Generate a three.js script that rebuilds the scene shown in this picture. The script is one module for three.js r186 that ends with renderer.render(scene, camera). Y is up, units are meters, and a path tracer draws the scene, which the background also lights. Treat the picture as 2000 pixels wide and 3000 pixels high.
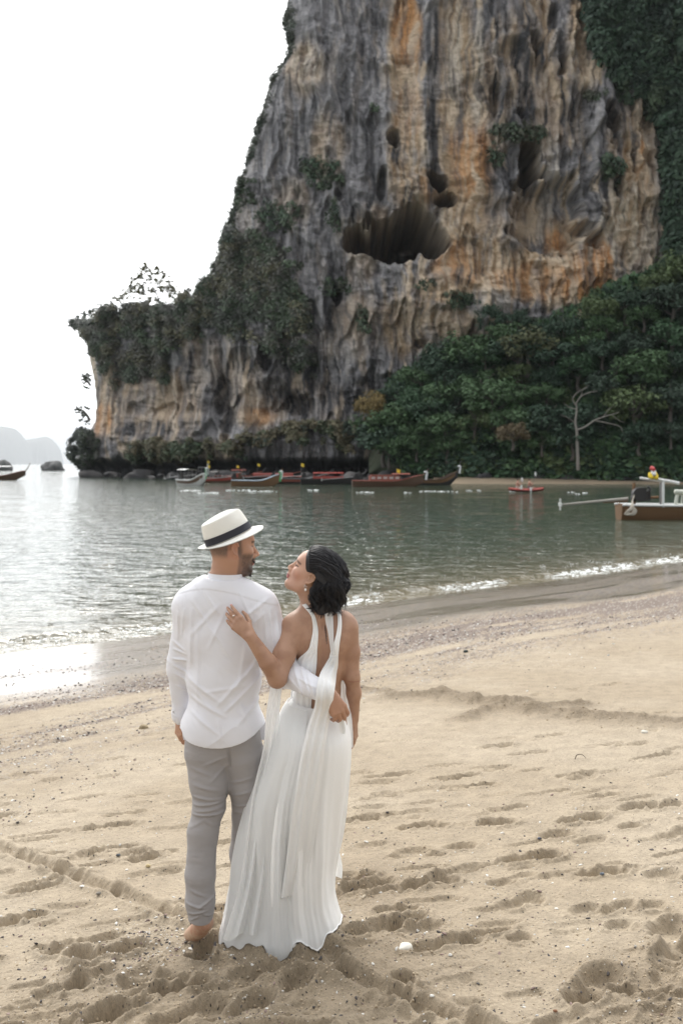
import * as THREE from 'three';
import { mergeGeometries, mergeVertices } from 'three/addons/utils/BufferGeometryUtils.js';

// ---------------------------------------------------------------- camera, sky, sun, exposure
const scene = new THREE.Scene();
const EYE = 2.7, FOC = 3000, HOR = 1360;                       // eye height above the sea; focal length and horizon of the photograph in its pixels
const camera = new THREE.PerspectiveCamera(2 * Math.atan(1500 / FOC) * 180 / Math.PI, 2 / 3, 0.1, 80000);
camera.position.set(0, EYE, 0);
camera.setViewOffset(2000, 3000, 0, 1500 - HOR, 2000, 3000);
camera.focus = 4.45; camera.userData.fStop = 4;
const renderer = new THREE.WebGLRenderer();
renderer.toneMapping = THREE.LinearToneMapping;
renderer.toneMappingExposure = 0.85;
renderer.shadowMap.enabled = true;
const SUN = new THREE.Vector3(-0.22, 0.95, -0.92).normalize();
{
  const W = 512, Hh = 256, data = new Float32Array(W * Hh * 4);
  for (let r = 0; r < Hh; r++) for (let c = 0; c < W; c++) {
    const up = ((r + 0.5) / Hh - 0.5) * Math.PI, ro = ((c + 0.5) / W - 0.5) * 2 * Math.PI;
    const x = Math.cos(ro) * Math.cos(up), y = Math.sin(up), z = Math.sin(ro) * Math.cos(up);
    const cs = x * SUN.x + y * SUN.y + z * SUN.z, ang = Math.acos(Math.max(-1, Math.min(1, cs))) * 180 / Math.PI;
    const t = Math.pow(0.5 + 0.5 * cs, 1.5), glow = Math.exp(-(ang * ang) / (2 * 13 * 13));
    const L = 0.74 + 0.4 * t + 2.6 * glow + 3.6 * Math.exp(-(ang * ang) / (48 * 48)) + 2.6 * Math.pow(0.5 + 0.5 * cs, 5) * Math.exp(-Math.max(0, y) * 3), i = (r * W + c) * 4;
    data[i] = L * (0.955 + 0.045 * t); data[i + 1] = L * (0.99 + 0.01 * t); data[i + 2] = L * (1.035 - 0.035 * t); data[i + 3] = 1;
  }
  const sky = new THREE.DataTexture(data, W, Hh, THREE.RGBAFormat, THREE.FloatType);
  sky.mapping = THREE.EquirectangularReflectionMapping; sky.magFilter = THREE.LinearFilter; sky.needsUpdate = true;
  scene.background = sky; scene.environment = sky;
}
const sun = new THREE.DirectionalLight(new THREE.Color(1, 0.95, 0.87), 1.5);
sun.position.copy(SUN).multiplyScalar(60); sun.name = 'sun_light';
sun.castShadow = true; sun.shadow.radius = 20; sun.shadow.mapSize.set(4096, 4096);
Object.assign(sun.shadow.camera, { left: -40, right: 40, top: 40, bottom: -40, near: 1, far: 200 });
scene.add(sun, sun.target);
scene.fog = new THREE.FogExp2(new THREE.Color(0.93, 0.97, 1.0), 0.00007);

// ---------------------------------------------------------------- helpers
const V = (x, y, z) => new THREE.Vector3(x, y, z);
const clamp = (x, a = 0, b = 1) => Math.min(b, Math.max(a, x));
const sst = (a, b, x) => { const t = clamp((x - a) / (b - a)); return t * t * (3 - 2 * t); };
const mix = (a, b, t) => a + (b - a) * t;
const mix3 = (a, b, t) => [mix(a[0], b[0], t), mix(a[1], b[1], t), mix(a[2], b[2], t)];
function rng(seed) { let s = seed >>> 0; return () => { s = (s + 0x6d2b79f5) | 0; let t = Math.imul(s ^ (s >>> 15), 1 | s); t = (t + Math.imul(t ^ (t >>> 7), 61 | t)) ^ t; return ((t ^ (t >>> 14)) >>> 0) / 4294967296; }; }
function hash3(x, y, z) { let h = Math.imul(x, 374761393) ^ Math.imul(y, 668265263) ^ Math.imul(z, 2147483647 ^ 0x5bd1e995); h = Math.imul(h ^ (h >>> 13), 1274126177); h ^= h >>> 16; return (h >>> 0) / 4294967296; }
function noise3(x, y, z) {                                      // value noise, 0..1
  const ix = Math.floor(x), iy = Math.floor(y), iz = Math.floor(z), fx = x - ix, fy = y - iy, fz = z - iz;
  const u = fx * fx * fx * (fx * (fx * 6 - 15) + 10), v = fy * fy * fy * (fy * (fy * 6 - 15) + 10), w = fz * fz * fz * (fz * (fz * 6 - 15) + 10);
  const l = (a, b, t) => a + (b - a) * t;
  return l(l(l(hash3(ix, iy, iz), hash3(ix + 1, iy, iz), u), l(hash3(ix, iy + 1, iz), hash3(ix + 1, iy + 1, iz), u), v),
    l(l(hash3(ix, iy, iz + 1), hash3(ix + 1, iy, iz + 1), u), l(hash3(ix, iy + 1, iz + 1), hash3(ix + 1, iy + 1, iz + 1), u), v), w);
}
const n2 = (x, y, s = 0) => noise3(x, y, s + 0.5);
function fbm(x, y, s = 0, o = 4) { let a = 0.5, r = 0, t = 0; for (let i = 0; i < o; i++) { r += a * n2(x, y, s + i * 7); t += a; a *= 0.5; x *= 2.03; y *= 2.03; } return r / t; }
const ridge = (x, y, s) => 1 - Math.abs(2 * n2(x, y, s) - 1);
const pt = (px, py, d) => V((px - 1000) / FOC * d, EYE - (py - HOR) / FOC * d, -d);   // the point that a pixel of the photograph shows at that distance
function curve(pts) {                                            // smooth curve through [x, y] pairs, flat ends extrapolated
  return (x) => {
    const n = pts.length;
    if (x <= pts[0][0]) return pts[0][1] + (x - pts[0][0]) * (pts[1][1] - pts[0][1]) / (pts[1][0] - pts[0][0]);
    if (x >= pts[n - 1][0]) return pts[n - 1][1] + (x - pts[n - 1][0]) * (pts[n - 1][1] - pts[n - 2][1]) / (pts[n - 1][0] - pts[n - 2][0]);
    let i = 0; while (x > pts[i + 1][0]) i++;
    const [x0, y0] = pts[i], [x1, y1] = pts[i + 1], h = x1 - x0, t = (x - x0) / h;
    const m0 = i > 0 ? (y1 - pts[i - 1][1]) / (x1 - pts[i - 1][0]) : (y1 - y0) / h, m1 = i < n - 2 ? (pts[i + 2][1] - y0) / (pts[i + 2][0] - x0) : (y1 - y0) / h;
    const t2 = t * t, t3 = t2 * t;
    return (2 * t3 - 3 * t2 + 1) * y0 + (t3 - 2 * t2 + t) * h * m0 + (-2 * t3 + 3 * t2) * y1 + (t3 - t2) * h * m1;
  };
}
const used = {};
function numbered(name) { const k = used[name] = (used[name] ?? -1) + 1; return k ? name + '_' + String(k).padStart(3, '0') : name; }
function tag(o, label, category, group, kind) {
  if (label) o.userData.label = label;
  if (category) o.userData.category = category;
  if (group) o.userData.group = group;
  if (kind) o.userData.kind = kind;
  return o;
}
function thing(name, label, category, pos = [0, 0, 0], turn = 0, group) {
  const o = new THREE.Group(); o.name = numbered(name); scene.add(o);
  o.position.set(...pos); o.rotation.y = turn;
  return tag(o, label, category, group);
}
function mesh(name, geo, mat, parent) {
  const m = new THREE.Mesh(geo, mat); m.name = parent ? name : numbered(name); m.castShadow = m.receiveShadow = true;
  (parent ?? scene).add(m); return m;
}
const struct = (name, geo, mat) => tag(mesh(name, geo, mat), null, null, null, 'structure');
function std(rgb, roughness = 0.8, more = {}) { const { physical, ...rest } = more; return new (physical ? THREE.MeshPhysicalMaterial : THREE.MeshStandardMaterial)({ color: new THREE.Color().setRGB(...rgb), roughness, side: THREE.DoubleSide, ...rest }); }
function vcol(roughness = 0.9, more = {}) { return std([1, 1, 1], roughness, { vertexColors: true, ...more }); }
function grid(nu, nv, f, { color, uv, closed, uv1 } = {}) {         // f(i, j) -> Vector3 or [x, y, z]; i along rows
  const pos = new Float32Array(nu * nv * 3), col = color && new Float32Array(nu * nv * 3), uvs = uv && new Float32Array(nu * nv * 2), uvs1 = uv1 && new Float32Array(nu * nv * 2), idx = [];
  for (let j = 0; j < nv; j++) for (let i = 0; i < nu; i++) {
    const k = j * nu + i, p = f(i, j), q = p.isVector3 ? [p.x, p.y, p.z] : p;
    pos.set(q, k * 3);
    if (col) col.set(color(i, j, q), k * 3);
    if (uvs) uvs.set(uv(i, j, q), k * 2);
    if (uvs1) uvs1.set(uv1(i, j, q), k * 2);
  }
  const iu = closed ? nu : nu - 1;
  for (let j = 0; j < nv - 1; j++) for (let i = 0; i < iu; i++) { const a = j * nu + i, b = j * nu + (i + 1) % nu, c = a + nu, d = b + nu; idx.push(a, b, d, a, d, c); }
  const g = new THREE.BufferGeometry();
  g.setAttribute('position', new THREE.BufferAttribute(pos, 3));
  if (col) g.setAttribute('color', new THREE.BufferAttribute(col, 3));
  if (uvs) g.setAttribute('uv', new THREE.BufferAttribute(uvs, 2));
  if (uvs1) g.setAttribute('uv1', new THREE.BufferAttribute(uvs1, 2));
  g.setIndex(idx); g.computeVertexNormals();
  return g;
}
function tube(points, radii, seg = 8, sub = 1) {                    // tapered tube through points, ends closed to a point
  const c = points.length > 2 ? new THREE.CatmullRomCurve3(points) : new THREE.LineCurve3(points[0], points[1]);
  const n = Math.max(2, (points.length - 1) * sub + 1), ring = [];
  let nrm = null;
  for (let j = 0; j < n; j++) {
    const t = j / (n - 1), p = c.getPoint(t), tg = c.getTangent(t);
    if (!nrm) nrm = Math.abs(tg.y) < 0.9 ? V(0, 1, 0) : V(1, 0, 0);
    nrm = nrm.clone().addScaledVector(tg, -nrm.dot(tg)).normalize();
    const b = tg.clone().cross(nrm), k = t * (radii.length - 1), a = Math.min(radii.length - 2, Math.floor(k)), r = radii.length > 1 ? mix(radii[a], radii[a + 1], k - a) : radii[0];
    ring.push([p, nrm, b, r]);
  }
  const rows = [[ring[0][0], ring[0][1], ring[0][2], 1e-5], ...ring, [ring[n - 1][0], ring[n - 1][1], ring[n - 1][2], 1e-5]];
  return grid(seg, rows.length, (i, j) => { const [p, u, b, r] = rows[j], a = i / seg * Math.PI * 2; return p.clone().addScaledVector(u, Math.cos(a) * r).addScaledVector(b, Math.sin(a) * r); }, { closed: true });
}
function box(w, h, d, x = 0, y = 0, z = 0, ry = 0, rz = 0) { const g = new THREE.BoxGeometry(w, h, d); g.deleteAttribute('uv'); if (rz) g.rotateZ(rz); if (ry) g.rotateY(ry); return g.translate(x, y, z); }
const plain = (g) => { const h = g.index ? g : g; for (const k of Object.keys(h.attributes)) if (!['position', 'normal'].includes(k)) h.deleteAttribute(k); return h; };
const merge = (list) => mergeGeometries(list.map((g) => { g = plain(g); return g.index ? g.toNonIndexed() : g; }));
function dataTex(n, f, { srgb, repeat = 1, channels = 3 } = {}) {   // tiling texture from f(u, v) in 0..1
  const d = new Uint8Array(n * n * 4);
  for (let y = 0; y < n; y++) for (let x = 0; x < n; x++) { const v = f(x / n, y / n), i = (y * n + x) * 4; for (let c = 0; c < 3; c++) d[i + c] = clamp(Array.isArray(v) ? v[c] : v) * 255; d[i + 3] = 255; }
  const t = new THREE.DataTexture(d, n, n); t.wrapS = t.wrapT = THREE.RepeatWrapping; t.magFilter = THREE.LinearFilter; t.minFilter = THREE.LinearMipmapLinearFilter; t.generateMipmaps = true;
  if (srgb) t.colorSpace = THREE.SRGBColorSpace;
  t.repeat.set(repeat, repeat); t.needsUpdate = true; return t;
}
function pnoise(u, v, f, s) {                                       // value noise that tiles with period f
  const x = u * f, y = v * f, ix = Math.floor(x), iy = Math.floor(y), fx = x - ix, fy = y - iy, a = fx * fx * (3 - 2 * fx), b = fy * fy * (3 - 2 * fy), m = (k) => ((k % f) + f) % f;
  return mix(mix(hash3(m(ix), m(iy), s), hash3(m(ix + 1), m(iy), s), a), mix(hash3(m(ix), m(iy + 1), s), hash3(m(ix + 1), m(iy + 1), s), a), b);
}
// ---------------------------------------------------------------- the beach
const shoreD = curve([[-40, 2], [-20, 7.2], [-10, 11.4], [-4.89, 14.67], [-2.78, 16.4], [0, 19.3], [2.32, 21.6], [4.2, 23.2], [6.45, 25.3], [9.47, 28.4], [14, 33.5], [20, 41], [28, 54], [36, 75]]);
const inland = (x, d) => (shoreD(x) - d) * 0.74;                   // metres from the waterline, positive on land
function beachBase(x, d) {
  const v = inland(x, d);
  const h = v < 0 ? Math.max(-2.5, v * 0.07) : v < 2.6 ? v * 0.028 : 0.0728 + (v - 2.6) * 0.0685 - 0.03 * (1 - Math.exp(-(v - 2.6)));
  return h - 0.0 + 0.03 * (v < 0 ? 0 : sst(0, 3, v)) + (v > 16 ? -0.03 * (v - 16) : 0);
}
function beachAt(px, py, h = beachBase) {                          // where the ray of a pixel meets the beach
  let d = 4; for (let i = 0; i < 40; i++) { const x = (px - 1000) / FOC * d; d += ((EYE - h(x, d)) / ((py - HOR) / FOC) - d) * 0.7; }
  return [(px - 1000) / FOC * d, d];
}
// prints: [px, py, length, width, turn in degrees on the ground (0 = pointing away), depth, kind]
const prints = [];
{
  const R = rng(11);
  const add = (px, py, len, wid, turn, dep, kind) => { const [x, d] = beachAt(px, py); prints.push({ x, d, l: len / 2, w: wid / 2, c: Math.cos(turn * Math.PI / 180), s: Math.sin(turn * Math.PI / 180), dep: dep * 0.88 * (0.75 + 0.5 * R()), kind, seed: prints.length * 13.7 }); };
  for (const a of [
    [1265, 2590, .30, .13, 75, .05, 0], [1290, 2570, .16, .12, 60, .05, 1], [1555, 2515, .34, .14, 80, .05, 0], [1600, 2505, .2, .12, 70, .035, 1], [1455, 2412, .24, .15, 80, .045, 1], [1700, 2400, .34, .14, 70, .05, 0],
    [1630, 2445, .24, .14, 70, .045, 1], [1760, 2555, .3, .14, 75, .045, 0], [1530, 2640, .26, .15, 60, .03, 0], [1470, 2585, .18, .09, 70, .025, 1], [1935, 2560, .2, .15, 60, .03, 1], [1100, 2725, .32, .15, 65, .045, 0],
    [1190, 2700, .22, .12, 65, .05, 1], [1310, 2765, .38, .13, 70, .04, 0], [1430, 2730, .25, .09, 68, .035, 1], [1245, 2720, .2, .1, 60, .03, 1], [1800, 2660, .26, .11, 60, .03, 0], [1710, 2665, .18, .1, 55, .025, 1],
    [1960, 2720, .26, .16, 40, .05, 1], [1985, 2780, .26, .17, 40, .055, 0], [1740, 2890, .4, .17, 35, .05, 0], [1700, 2905, .2, .14, 50, .05, 1], [1225, 2420, .28, .1, 70, .03, 0], [1290, 2420, .14, .09, 70, .03, 1],
    [1110, 2335, .3, .11, 72, .035, 0], [1085, 2365, .24, .1, 80, .02, 1], [1350, 2480, .2, .1, 75, .025, 1], [1210, 2495, .2, .11, 75, .02, 1], [1490, 2365, .3, .09, 78, .03, 0], [1390, 2302, .36, .09, 80, .04, 0],
    [1140, 2270, .38, .11, 74, .04, 0], [1110, 2290, .28, .09, 78, .03, 1], [1330, 2275, .36, .1, 78, .035, 0], [1455, 2185, .3, .1, 80, .03, 0], [1550, 2205, .34, .1, 75, .03, 0], [1610, 2155, .3, .1, 75, .03, 0],
    [1690, 2265, .34, .1, 70, .03, 0], [1850, 2180, .3, .1, 75, .03, 0], [1910, 2215, .34, .1, 70, .035, 0], [1880, 2360, .34, .14, 70, .045, 1], [1945, 2360, .26, .13, 70, .045, 0], [1985, 2440, .3, .15, 60, .04, 0],
    [1300, 2240, .3, .08, 80, .02, 1], [1785, 2005, .3, .1, 78, .03, 1], [1780, 1900, .34, .1, 80, .025, 1], [1530, 2008, .4, .08, 80, .02, 1], [1880, 1907, .4, .1, 80, .03, 1], [1440, 1952, .5, .08, 82, .02, 0], [1845, 2420, .2, .1, 70, .03, 1],
    [320, 2420, .36, .12, 72, .04, 0], [260, 2500, .16, .12, 70, .04, 1], [395, 2500, .18, .12, 70, .035, 1], [425, 2515, .2, .1, 60, .04, 1], [495, 2495, .12, .07, 80, .03, 1], [340, 2485, .3, .1, 75, .03, 0], [60, 2500, .26, .1, 80, .03, 1],
    [165, 2785, .16, .13, 60, .04, 1], [235, 2800, .14, .12, 50, .05, 1], [320, 2795, .34, .14, 66, .05, 0], [280, 2755, .24, .09, 66, .03, 1], [60, 2690, .3, .1, 66, .04, 0], [10, 2705, .2, .1, 60, .03, 1], [190, 2895, .26, .14, 55, .05, 0],
    [270, 2862, .24, .1, 50, .03, 1], [410, 2860, .26, .13, 20, .03, 1], [530, 2895, .26, .12, 70, .045, 0], [340, 2960, .3, .13, 60, .05, 0], [310, 2975, .2, .13, 40, .05, 1], [140, 2705, .12, .08, 60, .025, 1], [135, 2440, .5, .07, 72, .018, 0],
    [100, 2460, .36, .09, 74, .025, 1], [250, 2540, .34, .08, 72, .03, 0], [150, 2580, .4, .09, 68, .03, 0], [100, 2605, .3, .09, 66, .035, 1], [450, 2560, .34, .1, 70, .025, 1], [640, 2470, .22, .1, 76, .035, 1], [650, 2670, .2, .1, 70, .04, 1], [640, 2710, .2, .09, 70, .03, 1],
    [545, 2240, .2, .1, 80, .025, 1], [0, 2390, .18, .1, 70, .04, 1], [540, 2350, .3, .1, 78, .02, 1], [420, 2330, .3, .07, 78, .016, 0], [600, 2790, .24, .14, 10, .05, 0], [930, 2800, .3, .16, 30, .05, 0], [780, 2850, .34, .15, 60, .04, 0], [870, 2880, .26, .14, 20, .05, 1],
    [985, 2815, .12, .1, 0, .05, 1], [700, 2960, .3, .13, 60, .04, 0], [560, 2970, .36, .14, 60, .05, 0], [1180, 2880, .12, .1, 0, .05, 1], [1080, 2600, .3, .13, 70, .05, 0], [1030, 2580, .22, .13, 60, .06, 1], [1050, 2400, .3, .12, 70, .03, 0], [1950, 2840, .3, .14, 20, .03, 0],
    [1500, 2570, .3, .07, 70, .012, 0], [1640, 2560, .34, .08, 70, .014, 1], [1390, 2540, .4, .05, 72, .012, 0], [1600, 2320, .4, .06, 74, .018, 0], [1770, 2330, .3, .08, 72, .02, 1], [1240, 2350, .3, .06, 74, .016, 0], [1560, 2255, .2, .07, 74, .02, 1],
  ]) add(...a);
  for (let i = 0; i < 240; i++) {                                   // older, half-filled marks
    const px = R() * 2200 - 100, py = 1980 + 1100 * Math.pow(R(), 1.2); if (px < 700 && py < 2150) continue;
    add(px, py, .12 + .26 * R(), .05 + .07 * R(), 60 + 30 * R(), .008 + .016 * R(), R() < 0.5 ? 0 : 1);
  }
}
const cells = new Map();
for (const p of prints) { const r = p.l + 0.12; for (let i = Math.floor((p.x - r) * 2); i <= Math.floor((p.x + r) * 2); i++) for (let j = Math.floor((p.d - r) * 2); j <= Math.floor((p.d + r) * 2); j++) { const k = i + '_' + j; if (!cells.has(k)) cells.set(k, []); cells.get(k).push(p); } }
const segs = [];                                                    // drag line and churned ridge on the ground
{
  const line = (pts, w, dep, churn) => { const q = pts.map((p) => beachAt(...p)); for (let i = 0; i + 1 < q.length; i++) segs.push({ a: q[i], b: q[i + 1], w, dep, churn }); };
  line([[-60, 2458], [160, 2548], [330, 2615], [560, 2702], [760, 2775], [1000, 2858], [1160, 2918], [1390, 3006], [1500, 3050]], 0.038, 0.034, 0);
  line([[1060, 2022], [1140, 2030]], 0.12, -0.03, 1);
  line([[1150, 2042], [1290, 2038], [1400, 2056], [1560, 2085], [1700, 2098], [1850, 2108], [2100, 2130]], 0.22, -0.035, 1);
  line([[1360, 2105], [1480, 2062], [1540, 2056]], 0.14, -0.03, 1);
  line([[1620, 2075], [1700, 2066]], 0.15, -0.04, 1);
}
function churnAt(x, d) {
  let c = 0; for (const s of segs) if (s.churn) c = Math.max(c, Math.exp(-Math.pow(segDist(x, d, s) / (s.w * 0.9), 2)));
  const e = (x + 0.35) / 0.9, f = (d - 4.12) / 0.45; c = Math.max(c, 0.8 * Math.exp(-(e * e + f * f)));      // trodden ground behind the couple
  const e2 = (x + 1.05) / 0.5, f2 = (d - 3.72) / 0.25; c = Math.max(c, 0.75 * Math.exp(-(e2 * e2 + f2 * f2)));
  const e3 = (x - 1.15) / 0.28, f3 = (d - 3.75) / 0.4; c = Math.max(c, 0.8 * Math.exp(-(e3 * e3 + f3 * f3)));
  const e4 = (x - 0.12) / 0.35, f4 = (d - 5.0) / 0.35; c = Math.max(c, 0.7 * Math.exp(-(e4 * e4 + f4 * f4)));
  return c;
}
function segDist(x, d, s) { const bx = s.b[0] - s.a[0], by = s.b[1] - s.a[1], t = clamp(((x - s.a[0]) * bx + (d - s.a[1]) * by) / (bx * bx + by * by)); return Math.hypot(x - s.a[0] - bx * t, d - s.a[1] - by * t); }
function sandHeight(x, d) {
  let h = beachBase(x, d);
  const v = inland(x, d), dry = sst(1.2, 4, v);
  h += 0.01 * dry * (fbm(x * 1.3 + 0.5 * d, d * 1.0, 3, 3) - 0.5) + 0.02 * dry * (n2(x * 0.7 + d * 0.5, d * 0.6, 9) - 0.5);
  if (d < 26) {
    // low wind and wash ripples that run along the shore
    const al = x * 0.77 + d * 0.64, ac = v;
    h += 0.007 * dry * (fbm(al * 1.6, ac * 6, 21, 3) - 0.5) + (d < 13 ? 0.006 * dry * (fbm(al * 4, ac * 17, 22, 3) - 0.5) : 0);
    const c = churnAt(x, d);
    if (c > 0.02) h += c * (0.045 * (fbm(x * 11, d * 8, 5, 4) - 0.5) + 0.04 * (ridge(x * 14, d * 9, 8) - 0.5));
    for (const s of segs) {
      const q = segDist(x, d, s); if (q > s.w * 4) continue;
      const nn = 0.6 + 0.8 * n2(x * 5, d * 5, 40);
      if (s.churn) h += -s.dep * nn * Math.exp(-Math.pow(q / (s.w * 0.6), 2)); else h += nn * s.dep * (-Math.exp(-Math.pow(q / s.w, 4)) + 0.5 * Math.exp(-Math.pow((q - s.w * 1.7) / (s.w * 0.6), 2)));
    }
    const list = cells.get(Math.floor(x * 2) + '_' + Math.floor(d * 2));
    if (list) for (const p of list) {
      const dx = x - p.x, dd = d - p.d; let a = dd * p.c + dx * p.s, b = -dd * p.s + dx * p.c;
      if (Math.abs(a) > p.l + 0.12 || Math.abs(b) > p.w + 0.12) continue;
      const wob = 0.5 * (fbm(x * 5, d * 5, p.seed, 2) - 0.5) + 0.07 * (n2(x * 34, d * 34, p.seed + 9) - 0.5);
      let q;
      if (p.kind === 0) { const hl = Math.hypot((a + p.l * 0.55) / (p.l * 0.45), b / (p.w * 0.85)), bl = Math.hypot((a - p.l * 0.4) / (p.l * 0.58), b / p.w), md = Math.hypot(a / (p.l * 0.8), b / (p.w * 0.62)); q = Math.min(hl, bl, md); }
      else q = Math.hypot(a / p.l, b / p.w);
      q += wob;
      const fresh = p.dep > 0.015 ? 1 : 0.4;
      const floor = -p.dep * (1 - sst(0.56, 1.03, q)) * (0.85 + 0.4 * sst(-1, 1, a / p.l));
      const rim = p.dep * 0.42 * Math.exp(-Math.pow((q - 1.17) / 0.17, 2)) * (0.35 + 0.9 * n2(x * 9, d * 9, p.seed + 3));
      const crumb = fresh * p.dep * 0.45 * (fbm(x * 38, d * 38, p.seed, 2) - 0.5) * Math.exp(-Math.pow((q - 1) / 0.5, 2));
      h += floor + rim + crumb;
    }
    if (d < 9) h += 0.006 * dry * (fbm(x * 26, d * 26, 61, 3) - 0.5) * (0.5 + sst(0.4, 0.6, fbm(x * 2.2, d * 2.2, 62, 2)));
  }
  return h;
}
// colour of the grains: dry quartz sand, brown shell grit in bands along the wash, damp sand near the water
function gritAt(x, d, v) {
  const al = (x * 0.77 + d * 0.64);
  const band = fbm(al * 0.22, v * 1.5, 71, 3), patch = fbm(al * 0.6, v * 4.2, 72, 3);
  const zone = Math.exp(-Math.pow((v - 4.3) / 1.0, 2)) + 0.45 * Math.exp(-Math.pow((v - 5.7) / 0.8, 2)) + 0.5 * Math.exp(-Math.pow((v - 2.2) / 0.6, 2)) + 0.25 * Math.exp(-Math.pow((v - 1.1) / 0.5, 2));
  return clamp(zone * sst(0.38, 0.62, band * 0.5 + patch * 0.5) * 1.3);
}
const wetAt = (x, d, v) => 1 - sst(2.8, 3.9, v + 0.9 * (fbm((x * 0.77 + d * 0.64) * 0.35, v * 0.7, 81, 3) - 0.5) * 2);
{
  const M = 1536, plan = { x0: -10, x1: 14, d0: 5, d1: 33 };
  const planTex = (f) => { const t = dataTex(M, (u, w) => { const x = mix(plan.x0, plan.x1, u), d = mix(plan.d0, plan.d1, w); return f(x, d, inland(x, d)); }); t.wrapS = t.wrapT = THREE.ClampToEdgeWrapping; t.channel = 1; return t; };
  const wetMap = planTex((x, d, v) => { const w = wetAt(x, d, v), g = gritAt(x, d, v); return [w * (1 - 0.85 * g), mix(0.95, 0.22, w * (1 - 0.8 * g)), 0]; });
  // a tile of grains with broken shell and dark grit in it, 1.1 m across
  const R = rng(5), TN = 1024, flecks = new Float32Array(TN * TN), fh = new Float32Array(TN * TN);
  for (let k = 0; k < 5200; k++) {
    const cx = R() * TN, cy = R() * TN, r = 0.8 + 2.6 * Math.pow(R(), 5), val = R() < 0.55 ? 0.35 + 0.45 * R() : -0.55 * R() - 0.12, e = 0.5 + R(), a = R() * 3.14;
    for (let y = -5; y <= 5; y++) for (let x = -5; x <= 5; x++) { const u = (x * Math.cos(a) + y * Math.sin(a)) * e, w = -x * Math.sin(a) + y * Math.cos(a); if (u * u + w * w < r * r) { const i = ((Math.floor(cy) + y + TN) % TN) * TN + (Math.floor(cx) + x + TN) % TN; flecks[i] = val; fh[i] = 0.3; } }
  }
  const grain = (u, v) => 0.5 * hash3(Math.floor(u * TN), Math.floor(v * TN), 3) + 0.25 * pnoise(u, v, 256, 4) + 0.25 * pnoise(u, v, 90, 6);
  const map = dataTex(TN, (u, v) => { const g = 0.90 + 0.3 * (grain(u, v) - 0.5) + 0.07 * (pnoise(u, v, 12, 7) - 0.5) + 0.05 * (pnoise(u, v, 40, 9) - .5), f = flecks[Math.floor(v * TN) * TN + Math.floor(u * TN)]; return f > 0 ? [g + f * 0.5, g + f * 0.58, g + f * 0.75] : [g + f, g + f * 0.98, g + f * 0.9]; }, { srgb: true });
  const bump = dataTex(TN, (u, v) => 0.3 * grain(u, v) + 0.28 * pnoise(u, v, 60, 14) + 0.22 * pnoise(u, v, 24, 15) + 0.2 * pnoise(u, v, 128, 16) + fh[Math.floor(v * TN) * TN + Math.floor(u * TN)] * 0.5);
  const sandMat = new THREE.MeshPhysicalMaterial({ vertexColors: true, map, bumpMap: bump, bumpScale: 0.014, roughness: 1, roughnessMap: wetMap, clearcoat: 1, clearcoatMap: wetMap, clearcoatRoughness: 0.12, side: THREE.DoubleSide });
  const rows = [], cols = 660;
  for (let py = 3150; py > 1575; py -= py > 1950 ? 2.7 : 3.2) rows.push(py);
  const ds = rows.map((py) => beachAt(1000, py)[1]);
  for (let d = ds[0] - 0.1; d > -9; d -= 0.35) { ds.unshift(d); }
  for (let d = ds[ds.length - 1] * 1.03; d < 400; d *= 1.06) ds.push(d);
  const height = (x, d) => d > 2.5 && d < 60 ? sandHeight(x, d) : beachBase(x, d);
  const sandCol = (x, d) => {
    const v = inland(x, d), w = wetAt(x, d, v), g = gritAt(x, d, v);
    let c = [0.458, 0.378, 0.276];
    const t = fbm(x * 0.9 + 3, d * 0.9, 90, 3); c = mix3(c, [0.395, 0.318, 0.222], sst(0.35, 0.7, t));
    const old = 0.85 * churnAt(x, d) * (d < 26 ? 1 : 0); c = mix3(c, [0.225, 0.172, 0.112], old);               // damp sand turned up from below
    const sp = hash3(Math.floor(x * 45), Math.floor(d * 45), 2), gg = clamp(g * 1.2 + (sp - 0.5) * 0.9 * (g > 0.03 ? 1 : 0));
    c = mix3(c, sp > 0.88 ? [0.36, 0.33, 0.30] : [0.165, 0.124, 0.108], gg * 0.85);
    c = mix3(c, [c[0] * 0.66, c[1] * 0.64, c[2] * 0.62], w);
    return v < -0.2 ? mix3(c, [0.2, 0.17, 0.11], sst(-0.2, -1.5, v)) : c;
  };
  const pos = (i, j) => { const d = ds[j], half = Math.max(6, Math.abs(d) * 0.36 + 0.4), s = (i / (cols - 1)) * 2 - 1, a = Math.abs(s), far = a > 0.93 ? (a - 0.93) / 0.07 : 0, x = Math.sign(s) * ((d > 2.5 ? Math.abs(d) * 0.36 + 0.4 : half) * Math.min(a, 0.93) / 0.93 + far * far * 60); return [x, height(x, d), -d]; };
  const g = grid(cols, ds.length, pos, { color: (i, j, q) => sandCol(q[0], -q[2]), uv: (i, j, q) => [q[0] / 1.1, q[2] / 1.1], uv1: (i, j, q) => [(q[0] - plan.x0) / (plan.x1 - plan.x0), (-q[2] - plan.d0) / (plan.d1 - plan.d0)] });
  struct('beach_sand', g, sandMat);
}
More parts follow.
